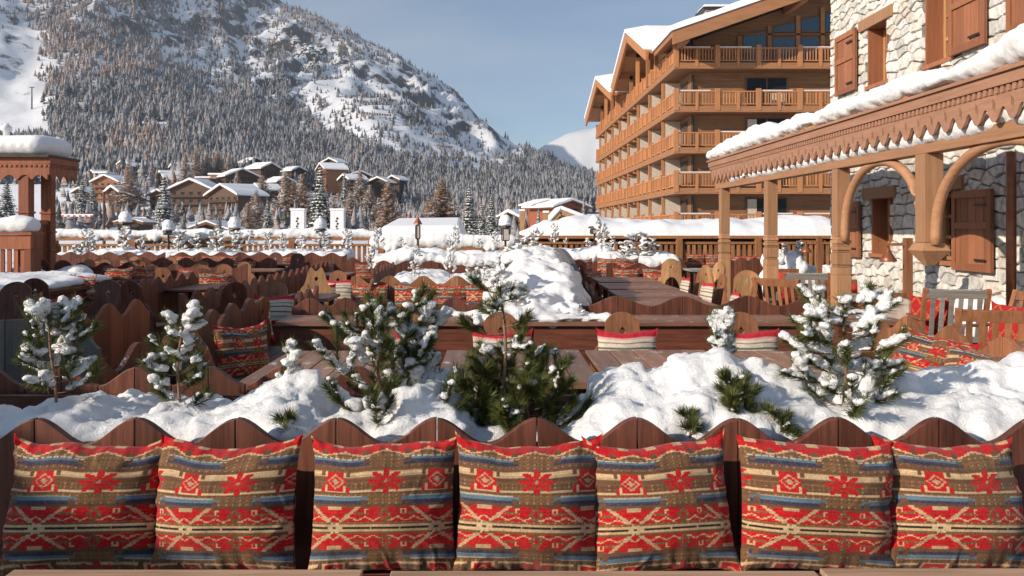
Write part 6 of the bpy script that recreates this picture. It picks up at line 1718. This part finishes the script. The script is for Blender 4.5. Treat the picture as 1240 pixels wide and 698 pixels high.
# tables
for (xa, xb, y0, y1, l) in ((150, 262, 17.0, 17.7, 'dark table between the two rearmost bench rows'), (268, 340, 16.6, 17.3, 'dark table before the second rearmost bench, right'), (90, 150, 14.3, 15.2, 'dark table left of the centre of the left field'),
                         (300, 360, 19.2, 19.9, 'table far back right of the left field'), (110, 220, 19.5, 20.1, 'table far back at the left'), (388, 425, 14.8, 15.9, 'dark table behind the pointed chair'), (345, 405, 9.9, 10.7, 'table with striped cushions behind it, left of the middle bench')):
    D = (y0+y1)/2; table(XP(xa, D), XP(xb, D), y0, y1, l, GT, planks='X', nb=4, mat=w_tablex)
def dark_round(label, x, y, R):
    r = thing('round_table', label, 'table', (x, y, 0), 0, 'dark round tables of the left field')
    m = MB(); m.lathe((x, y, .71), [(R-.02, 0), (R, .01), (R, .035), (R-.01, .04)], 36); m.build('tabletop', w_darkx, r)
    m = MB(); m.lathe((x, y, 0), [(.28, 0), (.26, .04), (.06, .07), (.05, .70)], 14); m.build('leg', w_dark, r)
dark_round('dark round table with a sheen in the shade of the left field', XP(230, 11.8), 11.9, .62)
dark_round('dark round table half hidden behind the big dark chair backs', XP(150, 11.2), 11.3, .5)
# counter with deep snow
x0, x1 = XP(-30, 11.6), XP(86, 11.6)
r = thing('long_counter', 'long dark counter under deep drifted snow at the left edge', 'counter', ((x0+x1)/2, 12, 0))
m = MB(); m.box(x0, x1, 11.0, 13.2, .70, .75); m.build('countertop', w_darkx, r)
m = MB(); m.box(x0+.05, x1-.08, 11.08, 11.12, .05, .699); m.box(x1-.12, x1-.08, 11.13, 13.1, .05, .699); m.build('panel', w_dark, r)
bl = []; x = x0
while x < x1-.1:
    y = 11.15
    while y < 13.1:
        h = .20*min(1, (y-10.9)/.7)*(.9+.3*noise.noise(Vector((x*1.1, y*.9, 0))))*(.6+.4*min(1, max(.2, (x1-x)/1.2))); bl.append((x, y, .75+h*.45, .2, .2, max(.03, h*.6))); y += .2
    x += .18
blobs('snow', bl, .04, snow_mid, r, org=r.location, amp=.025, freq=2.4, amp2=.006, floor=.752)
heap('snow ridge beyond the deep snow counter beside the kiosk', [(XP(20+i*9, 14.4), 14.3+rs.uniform(-.2, .3), .62+.08*math.sin(i), .28, .3, .25) for i in range(9)], (XP(55, 14.4), 14.3, 0), .045)
# chairs
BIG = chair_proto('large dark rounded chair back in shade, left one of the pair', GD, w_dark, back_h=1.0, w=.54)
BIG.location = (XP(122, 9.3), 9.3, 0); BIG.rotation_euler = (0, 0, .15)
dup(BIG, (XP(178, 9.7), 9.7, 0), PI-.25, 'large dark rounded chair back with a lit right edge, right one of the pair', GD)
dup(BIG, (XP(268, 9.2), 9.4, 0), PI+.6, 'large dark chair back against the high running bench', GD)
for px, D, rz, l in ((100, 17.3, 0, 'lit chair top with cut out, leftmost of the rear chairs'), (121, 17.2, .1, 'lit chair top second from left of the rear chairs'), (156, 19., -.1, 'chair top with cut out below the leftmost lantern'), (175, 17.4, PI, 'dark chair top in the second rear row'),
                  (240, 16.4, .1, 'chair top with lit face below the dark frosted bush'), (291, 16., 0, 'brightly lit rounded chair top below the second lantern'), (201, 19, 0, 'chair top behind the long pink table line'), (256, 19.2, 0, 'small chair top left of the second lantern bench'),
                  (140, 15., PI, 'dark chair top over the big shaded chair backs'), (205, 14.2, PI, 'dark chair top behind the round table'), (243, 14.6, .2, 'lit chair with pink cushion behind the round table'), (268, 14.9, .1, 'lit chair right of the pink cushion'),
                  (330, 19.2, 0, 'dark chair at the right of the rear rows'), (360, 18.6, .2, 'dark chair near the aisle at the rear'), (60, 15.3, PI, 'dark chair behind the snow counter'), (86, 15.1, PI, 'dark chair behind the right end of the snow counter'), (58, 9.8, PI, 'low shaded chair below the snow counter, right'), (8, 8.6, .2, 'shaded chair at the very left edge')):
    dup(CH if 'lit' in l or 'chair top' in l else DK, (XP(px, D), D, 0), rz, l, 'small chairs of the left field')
PT = chair_proto('bright pointed chair with a round hole left of the middle bench', None, w_light, back_h=1.03, w=.44, point=True)
PT.location = (XP(380, 11.2), 11.4, 0); PT.rotation_euler = (0, 0, .25)
dup(CH, (XP(404, 12.6), 12.7, 0), 0., 'honey chair with striped cushion right of the pointed chair', 'alpine chairs around the striped cushions'); dup(CH, (XP(325, 9.7), 9.8, 0), .0, 'honey chair behind the leftmost striped cushion', 'alpine chairs around the striped cushions')
dup(CH, (XP(291, 8.1), 8.0, 0), -PI/2-.2, 'honey chair seen edge on at the left end of the long counter', 'alpine chairs around the striped cushions')
dup(CH, (XP(426, 10.9), 10.9, 0), -PI/2, 'chair seen edge on touching the middle bench', 'alpine chairs around the striped cushions')
GS2 = 'striped cushions of the left field'
for px, D, rz, l, z in ((331, 9.5, .1, 'striped cushion on the chair left of the middle bench', .48), (309, 8.1, .9, 'shaded striped cushion next to the edge on chair', .48), (408, 12.4, 0, 'striped cushion behind the pointed chair', .48), (394, 11.7, .8, 'dark striped cushion right of the pointed chair', .45), (64, 9.0, 0, 'pale striped cushion lying in shade behind the grey partition', .50)):
    cushion('striped_cushion', sl_, (XP(px, D), D, z), rz, .25, l, 'cushion', GS2)
GK3 = 'kilim cushions scattered over the left field'
for px, D, rz, l in ((260, 12.9, .3, 'pink red kilim cushion behind the dark round table'), (233, 14.1, .1, 'kilim cushion left of the pink red one'), (72, 12.4, -.4, 'dark kilim cushion at the right end of the snow counter'), (96, 12.2, -.3, 'dark kilim cushion beside the counter end'), (158, 18., .1, 'lit kilim cushion under the leftmost lantern'), (223, 20.7, .1, 'lit kilim cushion in the rearmost row, left'),
                  (255, 20.6, 0, 'lit kilim cushion in the rearmost row, centre'), (275, 20.6, .1, 'lit kilim cushion in the rearmost row, right'), (112, 18., 0, 'lit kilim cushion below the rearmost bench at left'), (142, 14.6, .2, 'kilim cushion above the big shaded chair backs'), (295, 17.7, 0, 'kilim cushion in front of the brightly lit chair top'), (20, 8.9, .2, 'dark kilim cushion at the left edge over the partition'),
                  (170, 15.2, .1, 'kilim cushion half hidden behind the dark round table'), (345, 20.3, .1, 'kilim cushion on the bench below the wide frosted bush'), (445, 16.3, .2, 'dull red cushion on the reddish board bench')):
    cushion('kilim_cushion', kl if px % 2 else kl2, (XP(px, D), D, .5), rz, .2, l, 'cushion', GK3)

# unseen building added outside the left edge to shade that side of the terrace
wg = thing('added_shade_building', 'unseen timber building with snow on its roof, added just outside the left edge to shade the terrace', 'building', (-11, 2.6, 0))
m = MB(); m.box(-15, -9.6, -4.6, 6.4, 0, 3.7); m.build('wall', w_kiosk, wg)
m = MB(); m.box(-15.5, -9.0, -4.9, 6.8, 3.702, 3.95); m.build('roof', w_hdark, wg)
m = MB(); m.box(-15.45, -9.05, -4.85, 6.75, 3.952, 4.2); m.box(-15.4, -9.1, -4.8, -1.1, 4.203, 4.42); m.build('snow', snow_mid, wg, bevel=.08)  # upper step of the added building raised to shade the left front cushions
for y in (-2., .4, 2.8, 5.2):
    m = MB(); m.box(-9.598, -9.55, y-.5, y+.5, .9, 2.2); fo = m.build('window', w_light, wg); m = MB(); m.box(-9.548, -9.54, y-.42, y+.42, .98, 2.12); m.build('pane', glass_dark, fo)
# air
if HAZE:
    mh = bpy.data.materials.new('mountain_air'); mh.use_nodes = True; nt = mh.node_tree; nt.nodes.remove(nt.nodes['Principled BSDF'])
    v = nt.nodes.new('ShaderNodeVolumePrincipled'); v.inputs['Density'].default_value = HAZE; v.inputs['Color'].default_value = (.80, .88, 1, 1); v.inputs['Anisotropy'].default_value = .3
    nt.links.new(v.outputs[0], nt.nodes['Material Output'].inputs['Volume'])
    m = MB(); m.box(-3200, 3200, -100, 3900, -900, 1150); h = m.build('haze', mh); h['kind'] = 'stuff'
